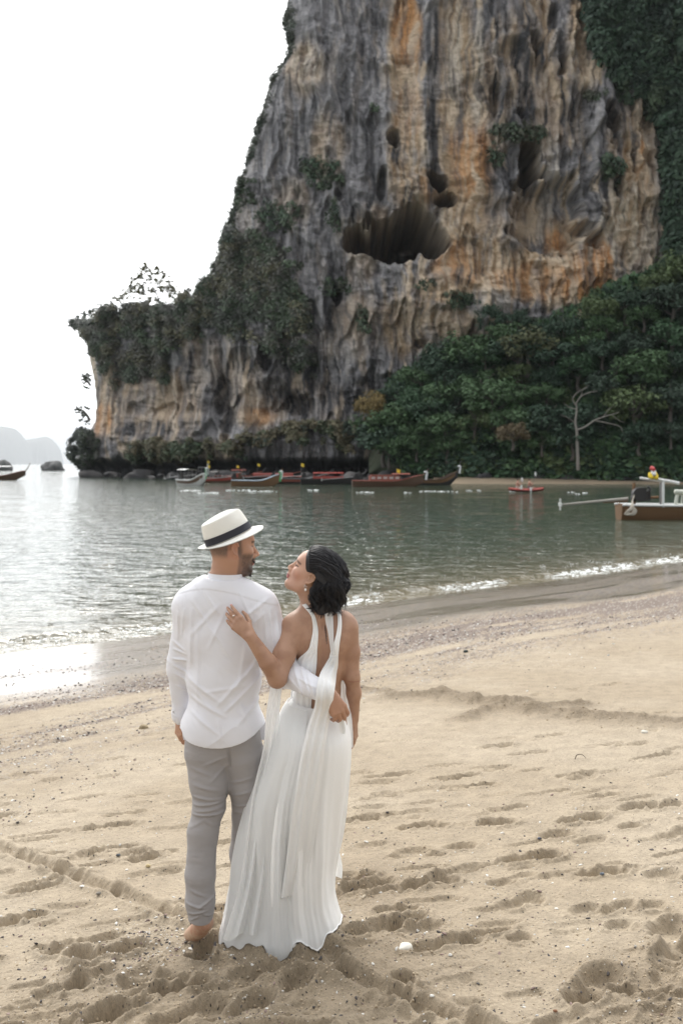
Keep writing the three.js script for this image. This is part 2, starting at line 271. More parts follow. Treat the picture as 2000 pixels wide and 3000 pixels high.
// ---------------------------------------------------------------- the sea
{
  const along = (x, d) => x * 0.77 + d * 0.64;
  const wave = (x, d) => {
    const v = -inland(x, d);                                        // metres off the shore
    const edge = 0.25 + 0.25 * (fbm(along(x, d) * 0.4, 3, 101, 2) - 0.5);
    const out = sst(0.2, 3, v);
    let h = 0.012 + 0.0 * out;
    h += out * 0.04 * (fbm(x * 0.28 + d * 0.05, d * 0.55, 102, 2) - 0.5);
    h += out * 0.018 * (fbm(x * 1.1 + d * 0.3, d * 1.7, 103, 3) - 0.5) * sst(120, 30, d);
    const gust = 0.45 + 0.8 * sst(0.35, 0.65, fbm(x * 0.05, d * 0.03, 109, 2));
    h += out * gust * 0.035 * (fbm(x * 1.5 + 0.2 * d, d * 1.25, 106, 2) - 0.5) * sst(130, 40, d) + out * gust * 0.010 * (n2(x * 4.2, d * 3.4 + x, 110) - 0.5) * sst(45, 15, d);
    // the last little breaker, close to the sand
    const c = 0.75 + 0.35 * (fbm(along(x, d) * 0.3, 1, 104, 2) - 0.5), q = (v - c) / 0.2, am = 0.07 * (0.55 + 0.9 * n2(along(x, d) * 0.35, 5, 105));
    h += am * (q < 0 ? Math.exp(-q * q * 3.2) : Math.exp(-q * q * 0.5));
    const c2 = 3.2 + 1.0 * (fbm(along(x, d) * 0.2, 1, 107, 2) - 0.5), q2 = (v - c2) / 0.6; h += 0.03 * n2(along(x, d) * 0.25, 5, 108) * Math.exp(-q2 * q2);
    return h * sst(-0.9, 0.3, v + edge) + (v < 0.3 ? -0.03 * sst(0.3, -0.6, v + edge - 0.1) : 0);
  };
  const ds = []; for (let py = 1990; py > 1366; py -= py > 1450 ? 1.9 : 1.2) ds.push(EYE * FOC / (py - HOR));
  for (let d = ds[ds.length - 1] * 1.1; d < 40000; d *= 1.35) ds.push(d);
  const cols = 420;
  const xAt = (i, d) => { const s = (i / (cols - 1)) * 2 - 1, a = Math.abs(s); return Math.sign(s) * (Math.min(a, 0.94) / 0.94 * d * 0.37 + (a > 0.94 ? Math.pow((a - 0.94) / 0.06, 2) * (60 + d) : 0)); };
  const R = (u, v, s) => 0.5 * pnoise(u * 1, v, 16, s) + 0.28 * pnoise(u, v, 40, s + 1) + 0.14 * pnoise(u, v, 90, s + 2) + 0.08 * pnoise(u, v, 200, s + 3);
  const TN = 1024, hgt = new Float32Array(TN * TN); for (let y = 0; y < TN; y++) for (let x = 0; x < TN; x++) { const u = x / TN, v = y / TN, w = u + 0.03 * (pnoise(u, v, 8, 300) - 0.5); hgt[y * TN + x] = R(w, v, 310); }
  const nrm = dataTex(TN, (u, v) => { const x = Math.round(u * TN), y = Math.round(v * TN), g = (a, b) => hgt[((b + TN) % TN) * TN + (a + TN) % TN], k = 0.135 * TN / 9 / 2, gx = (g(x + 1, y) - g(x - 1, y)) * k, gy = (g(x, y + 1) - g(x, y - 1)) * k * 1.2, l = Math.hypot(gx, gy, 1); return [0.5 - 0.5 * gx / l, 0.5 - 0.5 * gy / l, 0.5 + 0.5 / l]; });
  const mat = new THREE.MeshPhysicalMaterial({ color: new THREE.Color().setRGB(0.042, 0.062, 0.047), vertexColors: true, roughness: 0.05, ior: 1.33, specularIntensity: 1.0, normalMap: nrm, normalScale: new THREE.Vector2(1, 1), side: THREE.DoubleSide });
  const silt = (x, d) => { const v = -inland(x, d), t = Math.exp(-Math.max(0, v) / 3.2), n = 0.75 + 0.5 * fbm(along(x, d) * 0.25, v * 0.5, 120, 3), f = fbm(x * 0.06, d * 0.035, 121, 3); return mix3(mix3([1, 1, 1], [1.25, 1.02, 0.78], sst(0.4, 0.7, f) * 0.5), [4.2, 2.5, 2.3], clamp(t * n)); };
  const g = grid(cols, ds.length, (i, j) => { const d = ds[j], x = xAt(i, d); return [x, d < 170 ? wave(x, d) : 0.0, -d]; }, { color: (i, j, q) => silt(q[0], -q[2]), uv: (i, j, q) => [q[0] / 11, q[2] / 7] });
  struct('sea_water', g, mat);
  // white foam on the last breaker and on the swash line: small bubbles and flecks
  const bub = new THREE.IcosahedronGeometry(1, 1); bub.scale(1, 0.45, 1);
  const N = 13000, im = new THREE.InstancedMesh(bub, std([0.86, 0.88, 0.87], 0.5), N), Rn = rng(77), m = new THREE.Matrix4(), q = new THREE.Quaternion(), up = V(0, 1, 0);
  let n = 0;
  for (let k = 0; k < N * 6 && n < N; k++) {
    const t = Rn(), x = -6.5 + 17.5 * t, a = along(x, shoreD(x));
    const dens = sst(0.36, 0.58, fbm(a * 0.55, 2, 130, 3)) * (0.35 + 0.65 * sst(-3.5, 0.5, x)); if (Rn() > dens) continue;
    const kind = Rn(), c = 0.55 + 0.35 * (fbm(a * 0.3, 1, 104, 2) - 0.5) + 0.1;
    let v = kind < 0.62 ? c - 0.42 * Math.pow(Rn(), 1.5) + 0.08 * (Rn() - .5) : kind < 0.93 ? 0.06 + 0.22 * (fbm(a * 0.7, 4, 131, 3) - 0.5) + 0.09 * (Rn() - 0.5) : 0.7 + 1.6 * Rn();
    if (kind >= 0.93 && n2(a * 2.2, v * 5, 133) < 0.6) continue;
    if (fbm(a * 5, v * 7, 134, 2) < 0.47 || n2(a * 16, v * 22, 135) < 0.45) continue;
    const d = shoreD(x) + v / 0.74, s = (0.004 + 0.009 * Math.pow(Rn(), 3)) * (kind < 0.62 ? 1.3 : 1);
    const y = Math.max(wave(x, d), sandHeight(x, d)) + s * 0.2;
    m.compose(V(x, y, -d), q.setFromAxisAngle(up, Rn() * 6), V(s * (1 + Rn()), s, s * (0.8 + 0.5 * Rn()))); im.setMatrixAt(n++, m);
  }
  im.count = n; im.name = 'sea_foam'; im.castShadow = im.receiveShadow = true; scene.add(im);
  tag(im, 'white foam of the little breaker along the edge of the sand', 'foam', null, 'stuff');
  // whitecaps and ripples left by the boats, in front of the moored row
  const cap = new THREE.InstancedMesh(bub, im.material, 900); let k = 0;
  for (const [px, py, w] of [[1250, 1440, 50], [1385, 1438, 40], [1310, 1441, 60], [770, 1440, 80], [915, 1437, 30], [1070, 1443, 50], [1195, 1444, 20], [1670, 1443, 25], [1692, 1448, 12], [1716, 1445, 18], [1500, 1440, 16], [700, 1437, 70], [610, 1445, 60], [560, 1438, 60]])
    for (let i = 0; i < w * 0.4; i++) { const c = pt(px + (Rn() - 0.5) * w, py + (Rn() - 0.5) * 2.4, 1), d = EYE / (-c.y + EYE); if (k < 900) { const s = 0.03 + 0.08 * Rn(); m.compose(V(c.x * d, 0.03, -d), q, V(s * 2.5, s * 0.6, s)); cap.setMatrixAt(k++, m); } }
  cap.count = k; cap.name = 'whitecap_foam'; scene.add(cap); tag(cap, 'thin white streaks of foam on the water before the moored boats', 'foam', null, 'stuff');
}
// ---------------------------------------------------------------- the limestone cliff with its headland
const cliffD = curve([[100, 262], [210, 228], [420, 205], [640, 188], [1000, 174], [1400, 164], [2000, 156], [2400, 152]]);   // distance of the face by where it is seen
const edgeTop = curve([[-500, 870], [-120, 850], [0, 835], [115, 842], [217, 786], [332, 752], [434, 720], [536, 690], [676, 652], [791, 634]]);
const shoulder = [[791, 634], [830, 604], [862, 560], [884, 520], [890, 420], [902, 340], [930, 236], [950, 214], [975, 226], [1000, 238], [1110, 262], [1180, 268], [1237, 262], [1268, 244], [1326, 206], [1365, 206], [1393, 222], [1420, 226]];
function edgePx(py) {
  if (py < 791) return edgeTop(py) + 10 * (fbm(py / 26, 3, 160, 3) - 0.5);
  let i = 0; while (i < shoulder.length - 2 && py > shoulder[i + 1][0]) i++;
  const [y0, x0] = shoulder[i], [y1, x1] = shoulder[i + 1];
  return mix(x0, x1, clamp((py - y0) / (y1 - y0))) + 8 * (fbm(py / 20, 3, 161, 3) - 0.5);
}
const blob = (x, y, list, wob = 0) => { let r = 0; for (const [cx, cy, rx, ry, w = 1] of list) { const q = Math.hypot((x - cx) / rx, (y - cy) / ry); r = Math.max(r, w * (1 - sst(0.55, 1.1, q + wob))); } return r; };
const WARM = [[1185, 180, 55, 300], [1190, 460, 70, 190, .9], [1330, 250, 80, 340, .8], [1350, 560, 90, 260, .95], [1215, 560, 70, 120, .8], [1400, 780, 130, 100], [1560, 800, 190, 90, .95], [1680, 850, 120, 90], [1740, 760, 60, 90], [1660, 690, 60, 90, .8], [1300, 850, 120, 70, .9],
  [1200, 960, 110, 100, .75], [1320, 960, 90, 60, .6], [1840, 520, 90, 300, .8], [1880, 700, 70, 140, .35], [1700, 120, 60, 220, .8], [1560, 110, 60, 160, .75], [1480, 180, 50, 180, .7], [1090, 660, 70, 70, .5], [890, 210, 60, 110, .55], [960, 440, 60, 120, .5], [860, 600, 60, 80, .3], [1440, 300, 60, 220, .6],
  [1900, 340, 50, 90, .7], [1480, 990, 100, 60, .8], [1610, 320, 120, 160, .45], [1050, 950, 90, 110, .45], [245, 1120, 40, 150, .9], [330, 1180, 70, 130, .85], [420, 1160, 90, 140, .85], [520, 1190, 90, 120, .75], [600, 1060, 70, 90, .5], [700, 1130, 90, 110, .6], [760, 1200, 110, 70, .65], [860, 1150, 80, 90, .45],
  [960, 1180, 90, 70, .45], [480, 1320, 140, 40, .7], [640, 1320, 90, 40, .6], [560, 1000, 40, 70, .6], [1050, 780, 60, 80, .35], [1540, 640, 90, 110, .5], [1420, 660, 60, 120, .6], [990, 1010, 90, 60, .3]];
const ORANGE = [[1190, 120, 45, 190, .8], [1700, 830, 90, 90, 1], [1740, 760, 50, 70, .8], [1340, 780, 80, 80, .55], [1640, 700, 40, 60, .9], [1380, 470, 70, 130, .55], [1560, 830, 140, 60, .5], [1195, 330, 40, 130, .6], [1870, 480, 25, 90, .5], [300, 1230, 40, 60, .6], [1260, 560, 40, 50, .7], [760, 1220, 60, 30, .5]];
const PALE = [[1840, 660, 120, 170, .95], [1760, 720, 50, 120, .6], [1890, 420, 60, 190, .6], [860, 620, 50, 100, .5], [900, 200, 50, 100, .6], [1330, 140, 26, 230, .8], [1205, 300, 20, 200, .5], [1400, 200, 18, 240, .6], [240, 1080, 30, 160, .8], [680, 560, 40, 100, .35], [1030, 690, 60, 60, .6], [1600, 560, 50, 160, .4], [1300, 650, 40, 40, .7], [1240, 640, 50, 40, .6], [1440, 880, 60, 80, .5]];
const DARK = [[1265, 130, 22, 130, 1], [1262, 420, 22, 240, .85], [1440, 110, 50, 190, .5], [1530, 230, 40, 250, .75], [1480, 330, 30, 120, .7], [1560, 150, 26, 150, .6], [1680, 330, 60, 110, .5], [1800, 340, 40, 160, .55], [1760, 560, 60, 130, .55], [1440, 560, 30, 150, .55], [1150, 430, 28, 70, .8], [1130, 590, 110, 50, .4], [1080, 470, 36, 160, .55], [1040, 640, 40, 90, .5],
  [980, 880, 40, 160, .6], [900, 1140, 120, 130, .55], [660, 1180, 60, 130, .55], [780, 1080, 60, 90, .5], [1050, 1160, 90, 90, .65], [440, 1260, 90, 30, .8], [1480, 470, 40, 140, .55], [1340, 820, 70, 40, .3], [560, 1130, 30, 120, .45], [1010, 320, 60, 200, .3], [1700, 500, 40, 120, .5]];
// caves and holes: centre, half sizes, depth in metres, how square the mouth is
const CAVES = [[1165, 700, 128, 68, 24, 2.2], [1210, 668, 78, 58, 25, 2], [1090, 712, 92, 44, 15, 2], [1262, 706, 58, 64, 20, 2], [1130, 740, 66, 34, 18, 2], [1048, 690, 44, 26, 6, 2], [1278, 538, 34, 32, 10, 2], [1302, 586, 38, 24, 10, 2], [1548, 470, 32, 80, 14, 2.4], [1535, 545, 26, 40, 6, 2], [1520, 340, 13, 18, 3, 2], [1738, 714, 30, 24, 4, 2], [1150, 410, 20, 34, 5, 2], [1600, 640, 120, 130, 4.5, 2.2],
  [1560, 150, 14, 60, 3, 2], [1612, 70, 20, 40, 3, 2], [1640, 200, 18, 50, 3, 2], [1446, 300, 16, 80, 3, 2], [1690, 80, 14, 40, 2.5, 2], [1766, 360, 18, 50, 3, 2], [1785, 370, 20, 60, 3, 2],  [1380, 960, 10, 26, 2.5, 2],
  [985, 860, 22, 60, 3.5, 2], [650, 1160, 20, 80, 3, 2], [672, 1230, 22, 60, 3, 2], [870, 1190, 60, 36, 3, 2], [780, 1050, 30, 60, 3, 2], [990, 580, 12, 22, 2, 2], [1120, 540, 20, 50, 4, 2], [1800, 560, 16, 40, 2.5, 2], [1230, 1010, 30, 16, 2, 2]];
function caveQ(x, y) { const wob = 0.62 * (fbm(x / 30, y / 34, 211, 3) - 0.5); let m = 9; for (const [cx, cy, rx, ry, dep, sq] of CAVES) { if (dep < 5) continue; const ax = Math.abs(x - cx) / rx, ay = Math.abs(y - cy) / ry; if (ax > 1.6 || ay > 1.6) continue; m = Math.min(m, Math.pow(Math.pow(ax, sq) + Math.pow(ay, sq), 1 / sq) + wob * 1.3); } return m; }
function relief(x, y) {                                              // metres towards the bay
  const wx = x + 60 * (fbm(x / 130, y / 130, 201, 3) - 0.5), wy = y + 90 * (fbm(x / 70, y / 260, 202, 3) - 0.5);
  const ribs = 1 - sst(0, 1, blob(x, y, [[1330, 300, 90, 330], [1190, 300, 50, 330], [1380, 560, 90, 120], [1600, 650, 100, 110], [1840, 690, 100, 110, .6]], 0)) * 0.78;   // smooth walls between the tufa curtains
  let r = 5.5 * (fbm(wx / 230, wy / 520, 203, 3) - 0.5) + 3.4 * (fbm(wx / 80, wy / 300, 204, 3) - 0.5);
  r += ribs * (2.1 * (ridge(wx / 44, wy / 330, 205) - 0.5) + 1.15 * (ridge(wx / 19, wy / 150, 206) - 0.5) + 0.8 * (ridge(wx / 9, wy / 70, 212) - 0.5) + 1.3 * (fbm(wx / 14, wy / 30, 207, 3) - 0.5));
  r += 2.2 * (fbm(x / 34, y / 17, 217, 3) - 0.5) * sst(0.4, 0.6, fbm(x / 90, y / 60, 218, 2)) + 1.1 * (ridge(x / 40 + y / 90, y / 15, 219) - 0.5) * sst(0.5, 0.66, fbm(x / 70, y / 90, 220, 2));
  r += (1 - ribs) * 0.9 * (fbm(x / 22, y / 22, 208, 3) - 0.5);
  // hanging curtains: they swell downwards and end in a drip edge
  const ph = (wy + 300 * fbm(wx / 60, 7, 209, 3)) / 150, fr = ph - Math.floor(ph);
  r += ribs * 1.7 * Math.pow(fr, 1.7) * (1 - sst(0.9, 1.0, fr)) * sst(0.3, 0.6, fbm(wx / 40, Math.floor(ph) * 3.1, 210, 2));
  const wob = 0.62 * (fbm(x / 30, y / 34, 211, 3) - 0.5), inside = 3.4 * (fbm(x / 34, y / 40, 215, 3) - 0.5);
  for (const [cx, cy, rx, ry, dep, sq] of CAVES) {
    const ax = Math.abs(x - cx) / rx, ay = Math.abs(y - cy) / ry; if (ax > 1.6 || ay > 1.6) continue;
    const small = rx < 70 && dep < 8, q = Math.pow(Math.pow(ax, sq) + Math.pow(ay, sq), 1 / sq) + wob * (small ? 2.4 : 1.5);
    r = Math.min(r, mix(r, -dep * (small ? 0.7 : 1) + 0.5 * r + inside * Math.min(1.6, dep / 5), 1 - sst(small ? 0.6 : 0.66, 1.0, q)));
  }
  r += 1.6 * blob(x, y, [[1560, 250, 190, 290], [1790, 480, 110, 200], [820, 1110, 330, 150, .8]]) * (ridge(wx / 26, wy / 160, 216) - 0.45) + 0.0;
  r *= 1.2;
  // stalactites over the cave mouth
  r += 5 * blob(x, y, [[1085, 685, 5, 34], [1060, 670, 4, 26], [1098, 690, 3, 22]], 0);
  r -= 9 * sst(1338, 1375, y) * sst(1500, 1300, x);                  // the tide notch at the foot
  r += 5 * Math.exp(-Math.pow((y - 1300) / 60, 2)) * sst(1250, 900, x) * (fbm(x / 60, y / 60, 213, 3));
  r -= 5 * sst(1010, 1100, y) * sst(1240, 1180, y) * sst(300, 420, x) * sst(1150, 1000, x) * fbm(x / 90, y / 90, 214, 2);
  r += 7 * sst(640, 760, x) * sst(900, 1040, x) * 0 + 3.5 * blob(x, y, [[1330, 900, 160, 110], [1230, 560, 60, 40, .7]], 0);
  return r;
}
function rockColour(x, y) {
  const wx = x + 60 * (fbm(x / 90, y / 80, 221, 3) - 0.5), wob = 0.55 * (fbm(x / 36, y / 70, 222, 3) - 0.5);
  const st = fbm(wx / 8.5, y / 150, 223, 3), st2 = fbm(wx / 16, y / 260, 224, 3), st3 = fbm(wx / 5, y / 44, 225, 3), spot = fbm(x / 14, y / 14, 226, 3);
  let c = mix3([0.150, 0.147, 0.155], [0.315, 0.305, 0.31], sst(0.3, 0.7, st));
  c = mix3(c, [0.40, 0.375, 0.35], 0.6 * sst(0.56, 0.72, st3));
  const patchy = fbm(x / 46, y / 52, 231, 3), warm = clamp(blob(x, y, WARM, wob) * (0.3 + 1.0 * sst(0.32, 0.58, st2 * 0.55 + patchy * 0.45)) * (x < 1100 && y > 1000 ? 0.72 : 1));
  const wc = mix3(mix3([0.40, 0.295, 0.195], [0.60, 0.485, 0.355], sst(0.4, 0.68, st)), [0.31, 0.205, 0.125], sst(0.5, 0.72, spot) * 0.6);
  c = mix3(c, wc, warm);
  c = mix3(c, mix3([0.46, 0.215, 0.085], [0.52, 0.30, 0.14], st), clamp(blob(x, y, ORANGE, wob) * (0.5 + sst(0.35, 0.6, st2)) * 0.9));
  c = mix3(c, [0.66, 0.58, 0.47], clamp(blob(x, y, PALE, wob) * sst(0.36, 0.6, st) * 0.9));
  c = mix3(c, [0.56, 0.45, 0.33], 0.85 * sst(0.57, 0.66, fbm(wx / 20, y / 110, 227, 3)) * (0.2 + 0.8 * Math.max(sst(1080, 1220, x), 0.6 * sst(1000, 1100, y))));   // cream drips everywhere
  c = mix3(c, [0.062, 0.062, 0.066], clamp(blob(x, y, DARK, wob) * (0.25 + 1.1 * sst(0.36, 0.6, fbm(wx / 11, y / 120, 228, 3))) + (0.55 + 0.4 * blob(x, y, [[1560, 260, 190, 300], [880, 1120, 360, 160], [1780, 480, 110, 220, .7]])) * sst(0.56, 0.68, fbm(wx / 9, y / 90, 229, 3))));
  c = mix3(c, mix3([0.19, 0.165, 0.14], [0.42, 0.345, 0.265], sst(0.36, 0.64, 0.5 * spot + 0.5 * patchy)), 0.85 * sst(1.04, 0.9, caveQ(x, y)));     // bare stone inside the caves, without drip stains
  c = mix3(c, [0.05, 0.052, 0.056], 0.9 * sst(1335, 1358, y + 14 * (spot - 0.5)));                                // black tide band
  c = c.map((v) => Math.max(0.02, 0.205 + (v - 0.19) * 1.16));
  const k = 0.86 + 0.3 * hash3(Math.floor(x / 4), Math.floor(y / 6), 9) * 0.6;
  return [c[0] * k, c[1] * k, c[2] * k];
}
const tipBack = (px, py) => 14 * sst(600, 1350, 1350 - py) * 0 + Math.max(0, (900 - py)) * 0.004;
function cliffAt(px, py) { const d = cliffD(px) + tipBack(px, py) - relief(px, py); return d; }
const SX = 190, SY = -160, STEP = 3.6, NX = Math.ceil((2330 - SX) / STEP), NY = Math.ceil((1412 - SY) / STEP);
{
  const back = new Float32Array(NX * NY);
  const g = grid(NX, NY, (i, j) => {
    const py = SY + j * STEP, e = edgePx(py); let px = SX + i * STEP, extra = 0;
    if (px < e) { extra = (e - px) * 0.16; px = e; }
    const inn = (px - e) * 0.06, round = 5 * Math.exp(-inn / 2.2);
    const d0 = cliffD(px) + tipBack(px, py), d = d0 - relief(px, py) * sst(-1, 4, inn) + round + Math.min(extra, 40);
    const P = pt(px, py, d0), Q = V(P.x, P.y, -d);
    if (extra) Q.x += extra * 0.25;
    return Q;
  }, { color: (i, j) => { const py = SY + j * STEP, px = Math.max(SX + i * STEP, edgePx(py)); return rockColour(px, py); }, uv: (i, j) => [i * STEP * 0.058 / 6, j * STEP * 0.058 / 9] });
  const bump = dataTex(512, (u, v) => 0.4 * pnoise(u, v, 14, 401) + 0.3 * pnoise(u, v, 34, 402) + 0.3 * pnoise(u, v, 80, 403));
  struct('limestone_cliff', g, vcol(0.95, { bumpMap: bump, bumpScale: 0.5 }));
}
// ---------------------------------------------------------------- strip of sand and fallen rocks under the cliff, far islands
{
  const g = grid(120, 9, (i, j) => { const px = mix(1270, 2420, i / 119), d = mix(137, 163, j / 8); const x = (px - 1000) / FOC * d; return [x, -0.2 + j * 0.2 + 0.25 * sst(1270, 1500, px) * j / 3 + 0.25 * (n2(x * 0.4, d * 0.4, 31) - 0.5), -d]; }, { color: (i, j) => mix3([0.36, 0.28, 0.19], [0.24, 0.19, 0.13], fbm(i * 0.3, j * 1.2, 32, 3)) });
  struct('far_beach', g, vcol(0.95));
}
function rockGeo(seed, sx, sy, sz, det = 3, rough = 0.5) {
  let g = new THREE.IcosahedronGeometry(1, det); g.deleteAttribute('uv'); g.deleteAttribute('normal'); g = mergeVertices(g); const p = g.attributes.position;
  for (let i = 0; i < p.count; i++) { const x = p.getX(i), y = p.getY(i), z = p.getZ(i), k = 1 + rough * (noise3(x * 1.4 + seed, y * 1.4, z * 1.4) - 0.5) * 1.6 + rough * 0.5 * (noise3(x * 4 + seed, y * 3, z * 4) - 0.5); p.setXYZ(i, x * k * sx, y * k * sy, z * k * sz); }
  g.computeVertexNormals(); return g;
}
function rockTint(g, seed, dark, light, low) { const p = g.attributes.position, c = new Float32Array(p.count * 3); for (let i = 0; i < p.count; i++) { const n = fbm(p.getX(i) * 0.7 + seed, p.getY(i) * 0.4 + p.getZ(i) * 0.5, seed, 3); let k = mix3(dark, light, sst(0.35, 0.65, n)); if (low !== undefined && p.getY(i) < low) k = [0.045, 0.045, 0.048]; c.set(k, i * 3); } g.setAttribute('color', new THREE.BufferAttribute(c, 3)); return g; }
const rockMat = vcol(0.95);
{
  const R = rng(808), shapes = [0, 1, 2, 3, 4].map((k) => rockTint(rockGeo(k * 9.1, 1, 0.7, 0.9, 2, 0.7), k, [0.035, 0.035, 0.038], [0.15, 0.14, 0.135]));
  // boulders at the foot of the cliff, along the water
  for (let k = 0; k < 60; k++) {
    const px = 250 + 1790 * (k + R() * 0.8) / 60, d = cliffD(px) - 6 - 5 * R() - (px > 1350 ? 3 : 0), big = R();
    const o = thing('shore_boulder', px < 540 ? 'dark boulder at the waterline under the headland, seaward of the moored boats' : px < 1330 ? 'dark boulder at the foot of the cliff behind the moored boats' : 'dark boulder on the strip of beach under the jungle', 'rock', [(px - 1000) / FOC * d, 0.1 + 0.3 * R(), -d], R() * 6, 'boulders along the foot of the cliff');
    const s = 0.7 + 1.6 * big * big; o.scale.set(s * 1.4, s * (0.7 + 0.5 * R()), s); mesh('rock', shapes[k % 5], rockMat, o);
  }
}
{
  const islet = (name, label, px, pyTop, d, w, seed, sy) => { const h = (HOR - pyTop) / FOC * d + EYE; const g = rockTint(rockGeo(seed, w, h * 0.95, w * 0.7, 4, 0.55), seed, [0.07, 0.08, 0.075], [0.17, 0.165, 0.165], 0.06 * h); const p = thing(name, label, 'rock islet', [(px - 1000) / FOC * d, 0, -d]); mesh('rock', g, rockMat, p); return p; };
  islet('rock_islet', 'low dark rock islet in the water just off the headland tip', 148, 1352, 420, 5.6, 3.3);
  islet('rock_islet', 'grey rock islet behind the longtail boat with the white awning, cut by the frame', 4, 1344, 430, 4.6, 8.1);
  islet('tide_rock', 'small flat rock awash beside the headland tip', 166, 1389, 265, 1.4, 5.1);
  const island = (label, pts, d, seed) => {                             // karst island far out: a ridge with steep sides
    const prof = curve(pts), x0 = pts[0][0], x1 = pts[pts.length - 1][0];
    const g = grid(90, 40, (i, j) => { const px = mix(x0, x1, i / 89), top = Math.max(0, (HOR - prof(px)) / FOC * d + 0.0), t = j / 39, a = Math.PI * t, n = 0.85 + 0.3 * fbm(px / 9, t * 6, seed, 3), wz = 0.1 * d * 0.35; return [(px - 1000) / FOC * d, top * Math.pow(Math.sin(a), 0.45) - (t === 0 || t === 1 ? 12 : 0), -d - 700 + Math.cos(a) * 700 * n]; }, { color: (i, j) => mix3([0.1, 0.12, 0.09], [0.26, 0.25, 0.23], fbm(i * 0.4, j * 0.5, seed, 3)) });
    const o = thing('karst_island', label, 'island'); mesh('rock', g, vcol(0.95), o); return o;
  };
  island('pale hazy karst island with a rounded top out at sea', [[42, 1361], [46, 1310], [54, 1290], [66, 1284], [84, 1282], [100, 1278], [114, 1277], [126, 1288], [136, 1302], [140, 1325], [143, 1361]], 25000, 51);
  island('taller pale hazy karst island cut by the edge of the picture', [[-160, 1361], [-140, 1290], [-90, 1262], [-40, 1246], [5, 1249], [22, 1262], [34, 1284], [41, 1310], [48, 1361]], 23000, 57);
}
// ---------------------------------------------------------------- vegetation
function leafClump(n, seed, size, flat = 0.75) {                     // a ball of small leaves within radius 1
  const R = rng(seed), pos = [], idx = [];
  for (let k = 0; k < n; k++) {
    const d = V(R() * 2 - 1, R() * 2 - 1, R() * 2 - 1).normalize(), r = Math.pow(R(), 0.4), c = d.clone().multiplyScalar(r); c.y *= flat;
    const nrm = d.clone().multiplyScalar(0.6).add(V(R() - 0.5, R() * 0.9 + 0.1, R() - 0.5)).normalize(), a = nrm.clone().cross(V(R() - 0.5, R() - 0.5, R() - 0.5)).normalize(), b = nrm.clone().cross(a), s = size * (0.6 + 0.8 * R());
    const o = pos.length / 3; for (const [x, y, z] of [[-1, 0, 0], [0, -0.55, 0.15], [1, 0, 0], [0, 0.55, 0.15]]) { const p = c.clone().addScaledVector(a, x * s).addScaledVector(b, y * s).addScaledVector(nrm, -z * s); pos.push(p.x, p.y, p.z); }
    idx.push(o, o + 1, o + 2, o, o + 2, o + 3);
  }
  const g = new THREE.BufferGeometry(); g.setAttribute('position', new THREE.Float32BufferAttribute(pos, 3)); g.setIndex(idx); const h = g.toNonIndexed(); h.computeVertexNormals(); return h;
}
const inPoly = (x, y, p) => { let c = false; for (let i = 0, j = p.length - 1; i < p.length; j = i++) if ((p[i][1] > y) !== (p[j][1] > y) && x < (p[j][0] - p[i][0]) * (y - p[i][1]) / (p[j][1] - p[i][1]) + p[i][0]) c = !c; return c; };
const leafMat = std([1, 1, 1], 0.65);
const GREENS = [[0.034, 0.08, 0.037], [0.04, 0.095, 0.039], [0.062, 0.122, 0.046], [0.028, 0.064, 0.034], [0.088, 0.13, 0.046]];
const DRY = [[0.118, 0.125, 0.11], [0.088, 0.11, 0.078], [0.064, 0.098, 0.052], [0.13, 0.128, 0.108], [0.145, 0.14, 0.08], [0.05, 0.075, 0.048], [0.115, 0.122, 0.112]];
function scatter(name, label, poly, count, { pal, size = [0.7, 1.6], off = [0.1, 1.2], seed, leaves = 26, leaf = 0.33, mask = () => 1, squash = 1, depth = cliffAt, kind = 'plants', jit = 14 }) {
  const R = rng(seed), im = new THREE.InstancedMesh(leafClump(leaves, seed + 1, leaf), leafMat, count), m = new THREE.Matrix4(), q = new THREE.Quaternion(), e = new THREE.Euler(), c = new THREE.Color();
  const xs = poly.map((p) => p[0]), ys = poly.map((p) => p[1]), x0 = Math.min(...xs), x1 = Math.max(...xs), y0 = Math.min(...ys), y1 = Math.max(...ys);
  let n = 0;
  for (let k = 0; k < count * 30 && n < count; k++) {
    const px = mix(x0, x1, R()), py = mix(y0, y1, R()), w = jit * (fbm(px / 30, py / 30, seed, 3) - 0.5);
    if (!inPoly(px + w, py + w * 1.3, poly) || px < edgePx(py) - 6 || R() > mask(px, py)) continue;
    const inn = px - edgePx(py), d = depth(px, py) - mix(off[0], off[1], R()) + (py > 780 || inn > 10 ? 0 : 5 * Math.exp(-Math.max(0, inn) * 0.03)), s = mix(size[0], size[1], Math.pow(R(), 1.6));
    const P = pt(px, py, cliffD(px)); m.compose(V(P.x, P.y, -d), q.setFromEuler(e.set(R() * 0.6, R() * 6.3, R() * 0.6)), V(s, s * squash * (0.7 + 0.5 * R()), s));
    im.setMatrixAt(n, m);
    const t = fbm(px / 60, py / 45, seed + 5, 3), i = clamp(Math.floor((t - 0.25) / 0.5 * pal.length + (R() - 0.5) * 1.6), 0, pal.length - 1), b = 0.75 + 0.5 * R();
    im.setColorAt(n++, c.setRGB(pal[i][0] * b, pal[i][1] * b, pal[i][2] * b));
  }
  im.count = n; im.name = name; im.castShadow = im.receiveShadow = true; scene.add(im); tag(im, label, kind, null, 'stuff'); return im;
}
const headDepth = (px, py) => cliffAt(px, py) - 0.3;
